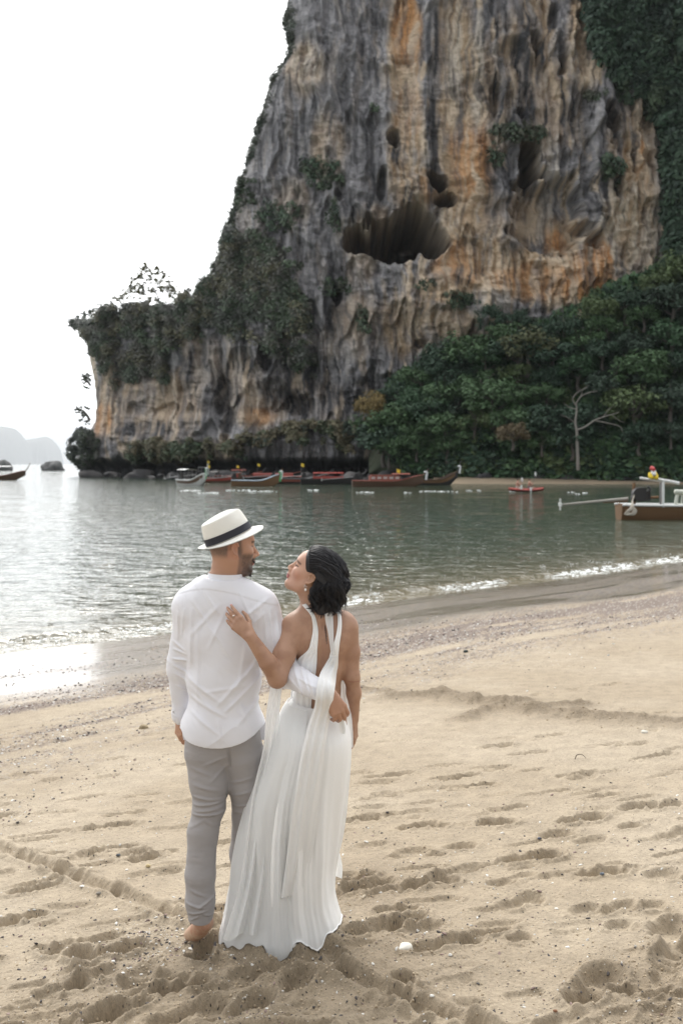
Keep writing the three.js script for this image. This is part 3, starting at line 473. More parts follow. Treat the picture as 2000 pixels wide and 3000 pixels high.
scatter('cliff_scrub', 'grey green scrub over the sloping shoulder and headland of the cliff', [[640, 640], [700, 690], [800, 700], [830, 800], [900, 880], [930, 1000], [900, 1075], [760, 1010], [690, 985], [600, 965], [520, 1030], [470, 1090], [330, 1130], [270, 1010], [226, 965], [212, 940], [300, 915], [360, 882], [520, 880], [575, 846], [630, 790]], 11000,
  { pal: DRY, seed: 501, jit: 130, size: [0.4, 1.5], leaf: 0.2, leaves: 34, off: [-0.2, 1.6], mask: (x, y) => 0.03 + sst(0.42, 0.6, fbm(x / 44, y / 44, 502, 3) + 0.25 * sst(1000, 880, y) - 0.1 * sst(640, 860, x)) });
scatter('edge_scrub', 'thin bushes along the bare skyline edge of the cliff', [[835, -40], [862, -40], [862, 60], [855, 130], [815, 200], [775, 320], [745, 430], [715, 540], [680, 680], [662, 790], [600, 880], [560, 884], [600, 838], [628, 780], [648, 676], [686, 536], [716, 434], [748, 332], [782, 217], [836, 115], [828, 0]], 900,
  { pal: [[0.05, 0.07, 0.05], [0.06, 0.075, 0.05], [0.08, 0.085, 0.06]], seed: 511, size: [0.45, 1.1], off: [-1.5, 1.0], leaf: 0.25, mask: (x, y) => sst(0.42, 0.55, fbm(x / 40, y / 34, 512, 2)) * sst(26, 0, x - edgePx(y)) });
scatter('rock_ledge_bushes', 'small green bushes rooted on ledges of the rock face', [[640, 460], [980, 460], [1050, 260], [1900, 230], [1960, 720], [1700, 900], [1300, 1000], [960, 1080], [760, 1060], [690, 900]], 700,
  { pal: [[0.04, 0.075, 0.04], [0.055, 0.085, 0.045], [0.075, 0.085, 0.055]], seed: 521, size: [0.4, 1.2], off: [0, 0.8], mask: (x, y) => blob(x, y, [[930, 490, 60, 40], [960, 530, 60, 30], [1090, 310, 16, 14], [1740, 280, 30, 20], [1840, 260, 40, 40], [1500, 390, 70, 30], [1560, 380, 40, 30], [1780, 500, 50, 40, .8], [1450, 440, 20, 50], [1340, 890, 60, 24], [1060, 940, 20, 40], [820, 640, 70, 60, .7], [800, 780, 90, 60, .8], [980, 840, 50, 30], [1240, 845, 40, 16], [700, 560, 60, 60, .7], [1920, 300, 60, 40], [870, 390, 40, 60, .5], [980, 640, 20, 60, .6]], 0.3 * (n2(x / 20, y / 20, 7) - .5)) });
scatter('hanging_vines', 'dark green mat of vines hanging over the upper right of the cliff', [[1712, -80], [1735, 128], [1745, 170], [1790, 226], [1850, 235], [1900, 290], [1935, 330], [1948, 420], [1945, 560], [1950, 700], [1962, 800], [2330, 830], [2330, -120]], 15000,
  { pal: [[0.024, 0.05, 0.03], [0.03, 0.064, 0.035], [0.038, 0.074, 0.04], [0.02, 0.042, 0.027], [0.045, 0.074, 0.036]], seed: 531, size: [0.7, 1.8], off: [0.3, 3.4], squash: 1.3, mask: (x, y) => 0.5 + 0.5 * sst(0.34, 0.5, fbm(x / 60, y / 90, 533, 3)) });
scatter('foot_scrub', 'green and straw coloured scrub on the rocky shelf at the foot of the headland', [[380, 1320], [400, 1295], [470, 1285], [540, 1300], [590, 1310], [660, 1275], [760, 1250], [880, 1255], [1000, 1240], [1090, 1262], [1120, 1320], [1060, 1350], [960, 1300], [860, 1290], [760, 1330], [690, 1322], [640, 1310], [560, 1352], [440, 1360], [390, 1345]], 1900,
  { pal: [[0.05, 0.085, 0.042], [0.075, 0.1, 0.05], [0.11, 0.105, 0.055], [0.13, 0.11, 0.06], [0.04, 0.06, 0.04]], seed: 541, size: [0.4, 1.1], off: [0, 2.2], jit: 70, mask: (x, y) => sst(0.42, 0.56, fbm(x / 46, y / 30, 542, 3)) });
scatter('headland_scrub', 'dark scrub on the rounded rock at the tip of the headland', [[208, 1330], [214, 1290], [244, 1255], [270, 1255], [300, 1290], [300, 1340], [240, 1370], [212, 1368]], 420, { pal: [[0.05, 0.062, 0.05], [0.06, 0.08, 0.05], [0.08, 0.08, 0.07]], seed: 551, size: [0.4, 0.9], off: [0, 0.8], mask: (x, y) => sst(0.36, 0.55, fbm(x / 20, y / 20, 552, 2)) });

// ---------------------------------------------------------------- trees: trunk, limbs and a crown of leaves on each of its lobes
function treeCrown(seed, lobes, leaves, leaf, spread = [1, 0.8, 1]) {
  const R = rng(seed), parts = [];
  for (let k = 0; k < lobes; k++) { const a = R() * 6.28, e = Math.asin(R() * 1.5 - 0.5), rr = 0.45 + 0.42 * R(), s = 0.26 + 0.24 * R(); parts.push(leafClump(leaves, seed * 31 + k, leaf / s, 0.7).scale(s, s, s).translate(Math.cos(a) * Math.cos(e) * rr * spread[0], Math.sin(e) * rr * spread[1], Math.sin(a) * Math.cos(e) * rr * spread[2])); }
  parts.push(leafClump(leaves, seed * 31 + 99, leaf / 0.6, 0.8).scale(0.6, 0.6, 0.6));
  return merge(parts);
}
const CROWNS = [0, 1, 2, 3, 4].map((k) => treeCrown(600 + k, 19 + k * 2, 120, 0.062));
const barkMat = std([0.13, 0.115, 0.10], 0.9), paleBark = std([0.24, 0.22, 0.195], 0.85);
const greenMats = [...GREENS, [0.03, 0.058, 0.034], [0.02, 0.055, 0.036]].map((c) => std(c, 0.62)), goldMat = std([0.19, 0.135, 0.042], 0.7), oliveMat = std([0.095, 0.105, 0.045], 0.7), greyMat = std([0.11, 0.115, 0.085], 0.75);
const trunkGeo = (() => { const R = rng(9), l = [tube([V(0, -1.1, 0), V(0.05, -0.8, 0.03), V(-0.04, -0.2, 0), V(0.02, 0.4, 0)], [0.09, 0.07, 0.05, 0.02], 7, 3)]; for (let k = 0; k < 6; k++) { const a = k * 1.1 + R(), y = -0.5 + 0.12 * k; l.push(tube([V(0, y, 0), V(Math.cos(a) * 0.3, y + 0.2, Math.sin(a) * 0.3), V(Math.cos(a) * 0.6, y + 0.5, Math.sin(a) * 0.6)], [0.035, 0.022, 0.008], 5, 2)); } return merge(l); })();
function tree(name, label, px, py, d, r, mat, { group, crown, sy = 0.85, trunk = true } = {}) {
  const P = pt(px, py, d), o = thing(name, label, 'tree', [P.x, P.y, P.z], 0, group), k = crown ?? (Math.abs(Math.round(px * 7 + py)) % 5);
  o.rotation.y = (px * 1.7) % 6.28; o.scale.set(r, r * sy, r);
  mesh('crown', CROWNS[k], mat, o); mesh('trunk', trunkGeo, barkMat, o);
  return o;
}
// the jungle at the foot of the cliff, row by row down the slope
const jungleTop = curve([[1090, 1260], [1135, 1110], [1224, 1060], [1314, 1030], [1403, 985], [1470, 930], [1569, 950], [1684, 905], [1773, 835], [1849, 825], [1951, 770], [2080, 720], [2400, 660]]);
const slopeD = (px, py) => cliffD(px) - 3 - 9 * sst(jungleTop(px), 1385, py);
{
  const g = grid(90, 40, (i, j) => { const px = mix(1080, 2420, i / 89), t = jungleTop(px) + 26, py = mix(t, 1400, j / 39), d = slopeD(px, py) + 3 - (j === 0 ? -8 : 0) + 2 * (fbm(i * 0.3, j * 0.3, 66, 2) - 0.5); return pt(px, py, d); }, { color: (i, j) => mix3([0.042, 0.06, 0.034], [0.065, 0.066, 0.042], fbm(i * 0.5, j * 0.5, 67, 2)) });
  struct('jungle_slope', g, vcol(0.95));
  const poly = [[1100, 1270], [1135, 1110], [1224, 1060], [1403, 985], [1569, 950], [1773, 840], [1951, 770], [2330, 680], [2330, 1385], [1280, 1385], [1130, 1340]];
  scatter('jungle_foliage', 'dense dark green undergrowth and creepers filling the slope between the jungle trees', poly, 11000, { pal: GREENS, seed: 561, size: [0.6, 1.3], off: [-1.5, 0.6], depth: slopeD, squash: 1.2, mask: (x, y) => 1 - 0.93 * blob(x, y, [[1400, 1320, 60, 34], [1480, 1330, 50, 30, .8], [1450, 1160, 20, 30]], 0) });
  scatter('jungle_skirt', 'leafy bushes along the lower edge of the jungle above the strip of beach', [[1120, 1330], [1130, 1270], [1350, 1275], [1640, 1290], [2330, 1270], [2330, 1398], [1600, 1396], [1300, 1392], [1180, 1376]], 3600, { pal: GREENS, seed: 571, size: [0.7, 1.7], off: [0.5, 3], depth: slopeD, squash: 1.1, mask: (x, y) => (0.35 + 0.65 * sst(0.4, 0.55, fbm(x / 40, y / 30, 572, 2))) * (1 - 0.97 * blob(x, y, [[1400, 1320, 60, 40], [1480, 1335, 60, 34, .8]], 0)) });
  const R = rng(62), rowsY = [0.02, 0.17, 0.34, 0.52, 0.70, 0.88];
  rowsY.forEach((t, row) => {
    for (let px = 1120 + 30 * (row % 2); px < 2120; px += 82 + 22 * R()) {
      const top = jungleTop(px) + 40; if (top > 1250) continue;
      const py = mix(top, 1335, t + 0.06 * (R() - 0.5)), ppx = px + 30 * (R() - 0.5), d = slopeD(ppx, py) - 2.6 - 1.5 * R(), r = (2.8 + 2.4 * R()) * (row === 5 ? 0.8 : 1);
      if (Math.abs(ppx - 1440) < 80 && py > 1285) continue;
      if (ppx > 1640 && ppx < 1830 && py > 1120 && py < 1300 && R() < 0.5) continue;
      const k = fbm(ppx / 90, py / 90, 63, 2), mi = clamp(Math.floor(k * 9 - 1.4 + R()), 0, 6);
      tree('jungle_tree', (mi === 3 ? 'very dark' : mi === 2 || mi === 4 ? 'fresh green' : 'deep green') + ' leafy tree ' + ['in the top row of the jungle against the rock', 'near the top of the jungle slope', 'in the upper middle of the jungle slope', 'in the lower middle of the jungle slope', 'low on the jungle slope', 'in the bottom row of the jungle above the beach'][row], ppx, py, d, r, greenMats[mi], { group: 'jungle trees at the foot of the cliff' });
    }
  });
}
tree('tall_jungle_tree', 'slim tall tree rising above the jungle in front of the pale rock', 1432, 935, 158, 2.3, greenMats[3], { crown: 1, sy: 1.6 });
tree('pointed_jungle_tree', 'small dark tree crown standing against the rock right of the slim tall tree', 1518, 940, 158, 2.6, greenMats[3], { crown: 2, sy: 1.0 });
tree('dark_jungle_tree', 'dark round tree at the upper left end of the jungle', 1300, 1050, 160, 3.6, greenMats[3], { crown: 0, sy: 1.1 });
tree('olive_jungle_tree', 'large olive green tree crown in the middle of the jungle', 1545, 1020, 152, 4.4, oliveMat, { crown: 3, sy: 0.9 });
tree('yellowing_tree', 'thin tree with yellow brown leaves at the end of the jungle by the rock', 1085, 1200, 158, 2.6, goldMat, { crown: 4, sy: 1.5 });
tree('ochre_bush_tree', 'low ochre tinted tree over the grey rock near the beach', 1500, 1270, 143, 2.6, std([0.12, 0.09, 0.045], 0.7), { crown: 2 });
{ // pale bare tree among the jungle
  const o = thing('bare_tree', 'pale bare forked tree with a few leafless limbs among the dark jungle', 'tree'), d = 142.5, L = [], B = [], q = (x, y, z = 0) => pt(x, y, d - z);
  L.push(tube([q(1692, 1378), q(1690, 1310), q(1688, 1262), q(1684, 1240), q(1688, 1200), q(1686, 1180)], [0.26, 0.22, 0.19, 0.16, 0.12, 0.08], 7, 4));
  for (const [pts, r] of [[[[1686, 1260], [1710, 1252], [1740, 1232], [1765, 1222], [1812, 1208]], .15], [[[1740, 1232], [1780, 1240], [1815, 1250], [1822, 1266]], .09], [[[1686, 1182], [1700, 1162], [1725, 1150], [1748, 1146]], .1], [[[1687, 1190], [1676, 1170], [1690, 1150], [1720, 1134]], .09], [[[1688, 1200], [1664, 1192], [1650, 1180]], .07], [[[1765, 1222], [1782, 1200], [1800, 1188]], .06], [[[1700, 1162], [1706, 1142], [1722, 1128]], .05], [[[1684, 1240], [1660, 1222], [1640, 1216]], .05], [[[1790, 1214], [1812, 1232], [1830, 1238]], .05]]) B.push(tube(pts.map(([x, y], i) => q(x, y, i * 0.25)), [r, r * 0.7, r * 0.3], 6, 3));
  mesh('trunk', merge(L), paleBark, o); for (const b of B) mesh('limb', b, paleBark, o);
}
// trees on the skyline of the headland
function skyTree(name, label, base, limbs, clumps, mat, d, leaf = 0.3) {
  const o = thing(name, label, 'tree'), q = (x, y, z = 0) => pt(x, y, d - z), R = rng(base[0]);
  mesh('trunk', merge(limbs.map(([pts, r]) => tube(pts.map(([x, y]) => q(x, y)), [r, r * 0.7, r * 0.35], 6, 3))), barkMat, o);
  const parts = []; for (const [x, y, r] of clumps) for (let k = 0; k < 10; k++) { const rr = r * (0.3 + 0.35 * R()), sp = r * FOC / d * 1.1; parts.push(leafClump(26, x * 3 + y + k * 71, 0.17 / rr, 0.7).scale(rr, rr, rr).translate(...q(x + (R() - 0.5) * 2 * sp, y + (R() - 0.5) * 1.5 * sp, (R() - 0.5) * 4).toArray())); }
  mesh('crown', merge(parts), mat, o); return o;
}
skyTree('ridge_tree', 'open crowned tree on the headland ridge with sky showing through its leaves', [450, 890],
  [[[[470, 905], [466, 880], [455, 850], [440, 815]], .2], [[[466, 880], [480, 850], [495, 830]], .13], [[[455, 850], [430, 830], [405, 826]], .12], [[[440, 815], [428, 790], [424, 772]], .08], [[[458, 862], [440, 850], [420, 855]], .08], [[[480, 850], [500, 850], [512, 860]], .07]],
  [[424, 776, .55], [416, 790, .5], [434, 790, .6], [460, 786, .5], [410, 806, .6], [392, 820, .8], [424, 812, .9], [445, 806, .9], [470, 800, .7], [486, 812, .9], [455, 826, 1.0], [430, 832, .9], [405, 838, .8], [480, 832, .9], [500, 830, .8], [512, 846, .8], [498, 850, .7], [440, 848, .7], [415, 852, .7], [468, 848, .6], [388, 844, .8], [372, 856, .9], [360, 866, .9], [398, 862, 1], [425, 870, 1.1], [450, 876, .9], [505, 866, .6], [345, 876, .8]], std([0.12, 0.115, 0.04], 0.7), 205);
skyTree('ridge_bush_tree', 'low dark tree on the ridge where it meets the steep cliff', [545, 870], [[[[545, 885], [543, 862], [540, 848]], .1]], [[535, 860, .8], [548, 852, .7], [558, 866, .8], [530, 872, .9], [570, 870, .8], [520, 878, .7], [544, 874, 1]], greyMat, 198);
skyTree('leaning_tree', 'small tree leaning out to sea from the overhanging headland wall', [262, 1120], [[[[266, 1130], [256, 1115], [248, 1100]], .3], [[[258, 1118], [250, 1122], [244, 1130]], .2]], [[250, 1102, .7], [258, 1112, .6], [246, 1116, .5], [262, 1100, .6], [254, 1136, .5]], std([0.07, 0.095, 0.05], 0.7), 222, 0.24);
skyTree('twisted_tree', 'thin twisted tree hanging from the headland wall over the water', [262, 1220], [[[[264, 1232], [252, 1212], [240, 1202], [228, 1196]], .32], [[[252, 1212], [246, 1222], [240, 1232]], .2]], [[232, 1198, .6], [240, 1206, .5], [226, 1204, .5], [248, 1216, .5], [256, 1196, .5], [238, 1232, .4], [256, 1236, .6]], std([0.065, 0.085, 0.05], 0.7), 222, 0.24);
skyTree('headland_tip_tree', 'scraggy tree at the very tip of the headland roof against the sky', [224, 950], [[[[232, 965], [222, 952], [214, 945]], .08]], [[214, 944, .6], [222, 938, .7], [232, 932, .8], [208, 950, .5], [244, 926, .8], [258, 920, .8], [218, 958, .6], [270, 914, .8], [284, 906, .9], [300, 900, .9], [322, 892, .9]], std([0.055, 0.08, 0.05], 0.7), 224, 0.24);
// ---------------------------------------------------------------- longtail boats
const PAINT = { brown: [0.10, 0.055, 0.032], dark: [0.022, 0.02, 0.02], red: [0.34, 0.055, 0.04], pale: [0.5, 0.5, 0.48], white: [0.72, 0.73, 0.72], blue: [0.33, 0.42, 0.5], rust: [0.27, 0.075, 0.05], grey: [0.2, 0.2, 0.2], wood: [0.17, 0.095, 0.045], pink: [0.42, 0.12, 0.10] };
const paints = {}; const paint = (c, r = 0.55) => paints[c] ??= std(PAINT[c] ?? c, r);
const ribbonMats = { green: std([0.07, 0.42, 0.16], 0.7), yellow: std([0.75, 0.55, 0.04], 0.7), white: std([0.75, 0.75, 0.76], 0.7), red: std([0.5, 0.06, 0.06], 0.7), pink: std([0.65, 0.2, 0.3], 0.7) };
function makeBoat(label, px, py, turn, o = {}) {
  const { L = 10, beam = 0.85, hull = 'brown', strake = 'white', roof, roofAt = [-0.26, 0.16], roofH = 1.55, cabin, ribbon, flag, engine = true, prow = 1.2, band, d = EYE * FOC / (py - HOR), name = 'longtail_boat', group = 'longtail boats' } = o;
  const b = thing(name, label, 'longtail boat', [(px - 1000) / FOC * d, 0, -d], turn, group), t = V(0, 0, 0);
  const half = (q) => beam * (q < 0.5 ? mix(0.62, 1, Math.sin(q * Math.PI)) : Math.max(0.045, Math.pow(1 - Math.pow((q - 0.5) / 0.5, 2.0), 0.8)));
  const gun = (q) => 0.62 + 0.12 * (1 - q) + (0.55 + 0.35 * prow) * Math.pow(sst(0.45, 1.02, q), 1.6), keel = (q) => -0.3 + (0.3 + 0.7 * prow) * Math.pow(sst(0.72, 1.05, q), 1.4), X = (q) => (q - 0.5) * L;
  const side = (v) => Math.pow(v, 0.55);
  mesh('hull', mergeGeometries([grid(44, 15, (i, j) => { const q = i / 43, v = j / 14 * 2 - 1, a = Math.abs(v); return [X(q), mix(keel(q), gun(q), Math.pow(a, 1.7)), Math.sign(v) * half(q) * side(a)]; }), grid(2, 15, (i, j) => { const v = j / 14 * 2 - 1, a = Math.abs(v), k = i; return [X(0) - 0.002, mix(keel(0), mix(gun(0), keel(0) * 0 + gun(0), k), Math.pow(a, 1.7)) * (1 - k) + gun(0) * k * 0.96, Math.sign(v) * half(0) * side(a)]; })]), paint(hull), b);
  for (const s of [-1, 1]) { mesh('gunwale', tube([...Array(20)].map((_, i) => V(X(i / 19), gun(i / 19), s * half(i / 19))), [0.06, 0.055, 0.05], 6, 2), paint(strake), b); if (band) mesh('side_stripe', grid(30, 3, (i, j) => { const q = 0.04 + 0.9 * i / 29, v = 0.72 + 0.22 * j / 2; return [X(q), mix(keel(q), gun(q), Math.pow(v, 1.7)), s * (half(q) * side(v) + 0.012)]; }), paint(band), b); }
  mesh('deck', grid(24, 3, (i, j) => { const q = 0.03 + 0.86 * i / 23; return [X(q), gun(q) - 0.3, (j - 1) * half(q) * 0.86]; }), paint('wood', 0.8), b);
  for (const q of [0.3, 0.42, 0.54, 0.66]) mesh('bench', box(0.22, 0.05, half(q) * 1.7, X(q), gun(q) - 0.12, 0), paint('wood', 0.8), b);
  mesh('prow_post', tube([V(X(0.95), gun(0.95) - 0.25, 0), V(X(1.0), gun(1), 0), V(X(1.045), gun(1) + 0.55 * prow, 0), V(X(1.07), gun(1) + 0.95 * prow, 0)], [0.13, 0.1, 0.075, 0.06], 7, 3), paint(hull), b);
  if (ribbon) [].concat(ribbon).forEach((c, k) => { const x = X(1.03) - 0.12 * k, y = gun(1) + (0.5 - 0.12 * k) * prow, g = mergeGeometries([tube([V(x - 0.09, y, -0.1), V(x + 0.1, y + 0.04, -0.1), V(x + 0.1, y + 0.04, 0.1), V(x - 0.09, y, 0.1), V(x - 0.09, y, -0.1)], [0.09, 0.09], 6, 4), grid(6, 12, (i, j) => [x + 0.02 + 0.05 * i - 0.12 * j / 12, y - j * (0.085 + 0.02 * k), 0.14 + 0.04 * Math.sin(i * 1.3 + j * 0.5)]), grid(6, 9, (i, j) => [x + 0.02 + 0.05 * i - 0.05 * j / 9, y - j * 0.09, -0.14 - 0.04 * Math.sin(i * 1.3 + j * 0.5)])].map((g) => plain(g))); mesh('ribbon', g, ribbonMats[c], b); });
  const q = (x) => x / L + 0.5;
  if (roof) {
    const x0 = roofAt[0] * L, x1 = roofAt[1] * L, w = beam * 1.0;
    mesh('canopy', mergeGeometries([0, 0.05].map((dy) => grid(10, 9, (i, j) => { const v = j / 8 * 2 - 1; return [mix(x0, x1, i / 9), roofH + 0.12 * (1 - v * v) - dy, v * w]; }))), paint(roof), b);
    for (const x of [x0 + 0.1, (x0 + x1) / 2, x1 - 0.1]) for (const s of [-1, 1]) mesh('post', tube([V(x, gun(q(x)) - 0.1, s * half(q(x)) * 0.95), V(x, roofH, s * w * 0.95)], [0.03, 0.03], 5), paint(o.post ?? 'grey'), b);
    if (o.rail) for (const s of [-1, 1]) mesh('rail', box(x1 - x0, 0.3, 0.03, (x0 + x1) / 2, gun(0.4) + 0.24, s * beam * 0.97), paint(o.rail), b);
  }
  if (cabin) { const x0 = cabin[0] * L, x1 = cabin[1] * L; mesh('cabin', mergeGeometries([box(x1 - x0, 0.62, beam * 1.8, (x0 + x1) / 2, 1.0, 0), box(x1 - x0 - 0.5, 0.12, beam * 1.84, (x0 + x1) / 2 - 0.1, 1.37, 0)]), paint(cabin[2]), b); for (let k = 0; k < 5; k++) for (const s of [-1, 1]) mesh('window', box((x1 - x0) / 8, 0.26, 0.02, mix(x0, x1, (k + 0.5) / 5), 1.07, s * (beam * 0.9 + 0.008)), paint([0.5, 0.42, 0.4]), b); }
  if (engine) {
    const x = X(0.04); mesh('engine', merge([box(0.62, 0.4, 0.42, x + 0.1, gun(0) + 0.42, 0), box(0.34, 0.24, 0.36, x + 0.12, gun(0) + 0.72, 0), tube([V(x + 0.3, gun(0) + 0.5, 0.25), V(x + 0.32, gun(0) + 0.85, 0.28), V(x + 0.6, gun(0) + 0.95, 0.28)], [0.06, 0.06], 6, 3), tube([V(x, gun(0) - 0.2, 0), V(x, gun(0) + 0.3, 0)], [0.09, 0.07], 6)]), paint('dark', 0.5), b);
    mesh('tail_shaft', tube([V(x - 0.1, gun(0) + 0.45, 0), V(x - 4.0, o.shaftY ?? gun(0) + 0.1, 0.3)], [0.05, 0.04], 6), paint('grey'), b); mesh('propeller', merge([0, 1, 2].map((k) => box(0.05, 0.24, 0.08, 0, 0.12, 0).rotateX(k * 2.094).translate(x - 4.02, o.shaftY ?? gun(0) + 0.1, 0.3))), paint('pale'), b);
  }
  if (flag) { const [c, fx, fh] = flag, x = fx * L; mesh('flag_pole', tube([V(x, gun(q(x)), 0), V(x, fh, 0)], [0.03, 0.02], 5), paint('grey'), b); mesh('flag', grid(7, 6, (i, j) => [x + 0.02 + i * 0.07, fh - 0.05 - j * 0.09 - 0.02 * i, 0.05 * Math.sin(i * 1.2)]), ribbonMats[c], b); }
  return b;
}
makeBoat('small white sterned longtail boat with a white awning, first of the moored row', 564, 1423, -0.95, { L: 7.2, hull: 'pale', strake: 'white', roof: 'white', roofAt: [-0.38, -0.06], roofH: 2.0, ribbon: ['white', 'green'], band: 'brown' });
makeBoat('brown longtail boat with a red side stripe and yellow flag behind the white sterned one', 640, 1414, 0.06, { L: 6.6, hull: 'brown', strake: 'rust', band: 'red', roof: 'dark', roofAt: [-0.2, 0.0], flag: ['yellow', -0.25, 2.7], prow: 0.7 });
makeBoat('low longtail boat with a small pink awning in the second row of the mooring', 700, 1407, 0.0, { L: 8, hull: 'dark', strake: 'rust', roof: 'pink', roofAt: [-0.15, 0.15], roofH: 1.7, flag: ['yellow', -0.05, 2.6], prow: 0.8 });
makeBoat('brown wooden longtail boat with pale gunwale and green ribboned bow before the others', 748, 1424.5, 0.12, { L: 5.9, hull: 'wood', strake: 'blue', ribbon: ['white', 'green'], prow: 0.75 });
makeBoat('long red roofed longtail boat behind the brown one with the pale gunwale', 800, 1409, 0.05, { L: 9, hull: 'dark', strake: 'rust', roof: 'pink', roofAt: [-0.36, 0.36], roofH: 1.15, rail: 'red', flag: ['yellow', -0.28, 2.9], prow: 0.9 });
makeBoat('longtail boat with a blue grey awning at the back of the mooring', 770, 1400, 0.1, { L: 8, hull: 'dark', strake: 'grey', roof: 'blue', roofAt: [-0.35, 0.3], roofH: 2.2, flag: ['yellow', 0.1, 3.2], prow: 1.0, ribbon: 'pink' });
makeBoat('dark low longtail boat with rust red rail, between brown boat and red canopied one', 878, 1417, 0.06, { L: 8.2, hull: 'dark', strake: 'grey', band: 'rust', roof: 'rust', roofAt: [-0.4, 0.1], roofH: 0.98, prow: 0.6, flag: ['yellow', 0.02, 2.9] });
makeBoat('black longtail boat with a bright red canopy and railing amidships', 972, 1419, 0.08, { L: 8.4, hull: 'dark', strake: 'dark', roof: 'red', roofAt: [-0.3, 0.18], roofH: 1.5, rail: 'red', post: 'red', prow: 0.6 });
makeBoat('longtail boat whose tall brown prow with green ribbons rises behind the red canopied boat', 965, 1403, -0.1, { L: 6, hull: 'wood', strake: 'wood', ribbon: ['green', 'green'], prow: 1.6 });
makeBoat('longtail boat with upright prow and green ribbon, next behind the red canopied boat', 938, 1402, -0.2, { L: 5.5, hull: 'brown', strake: 'grey', roof: 'white', roofAt: [-0.4, -0.1], roofH: 2.1, ribbon: ['green'], prow: 1.3 });
makeBoat('large longtail boat with a long red cabin and windows and a white ribboned bow', 1136, 1426, 0.1, { L: 8.6, hull: 'brown', strake: 'rust', cabin: [-0.26, 0.16, 'rust'], roof: 'rust', roofAt: [0.05, 0.3], roofH: 1.5, ribbon: ['white'], flag: ['yellow', 0.12, 2.2], prow: 0.7 });
makeBoat('dark longtail boat with raised bare bow, last of the moored row', 1268, 1421, 0.2, { L: 6.6, hull: 'dark', strake: 'brown', band: 'wood', ribbon: ['white'], prow: 1.5, engine: false });
makeBoat('wooden longtail boat with a thin green ribboned pole behind the last boat of the row', 1226, 1410, 0.1, { L: 7, hull: 'brown', strake: 'grey', roof: 'grey', roofAt: [-0.3, -0.05], roofH: 2.0, flag: ['green', 0.42, 2.5], prow: 0.9 });
makeBoat('brown longtail boat with high prow and white awning alone at the open sea side', -18, 1407, 0.12, { L: 10.5, hull: 'brown', strake: 'rust', roof: 'white', roofAt: [-0.1, 0.28], roofH: 2.3, prow: 1.3, engine: false, group: null });
makeBoat('longtail boat with pale blue awning on tall posts, back row of the mooring', 690, 1401, 0.15, { L: 7.5, hull: 'brown', strake: 'grey', roof: 'blue', roofAt: [-0.3, 0.12], roofH: 2.3, flag: ['pink', 0.0, 3.3], prow: 1.1, ribbon: 'white' });
makeBoat('longtail boat with a long rust red awning in the back row of the mooring', 880, 1401, 0.05, { L: 8.5, hull: 'dark', strake: 'rust', roof: 'rust', roofAt: [-0.36, 0.2], roofH: 1.9, flag: ['yellow', 0.2, 3.2], prow: 1.2, ribbon: ['yellow'] });
makeBoat('longtail boat with red awning and white ribbon, behind the one with long cabin', 1075, 1404, 0.1, { L: 7.5, hull: 'brown', strake: 'rust', roof: 'pink', roofAt: [-0.34, 0.05], roofH: 2.2, flag: ['white', -0.1, 3.2], prow: 1.3, ribbon: ['white'] });
makeBoat('low grey longtail boat with bare poles between the first boats of the mooring', 612, 1404, 0.2, { L: 6.5, hull: 'dark', strake: 'grey', roof: 'grey', roofAt: [-0.3, -0.1], roofH: 2.1, flag: ['yellow', -0.05, 3.4], prow: 0.8 });
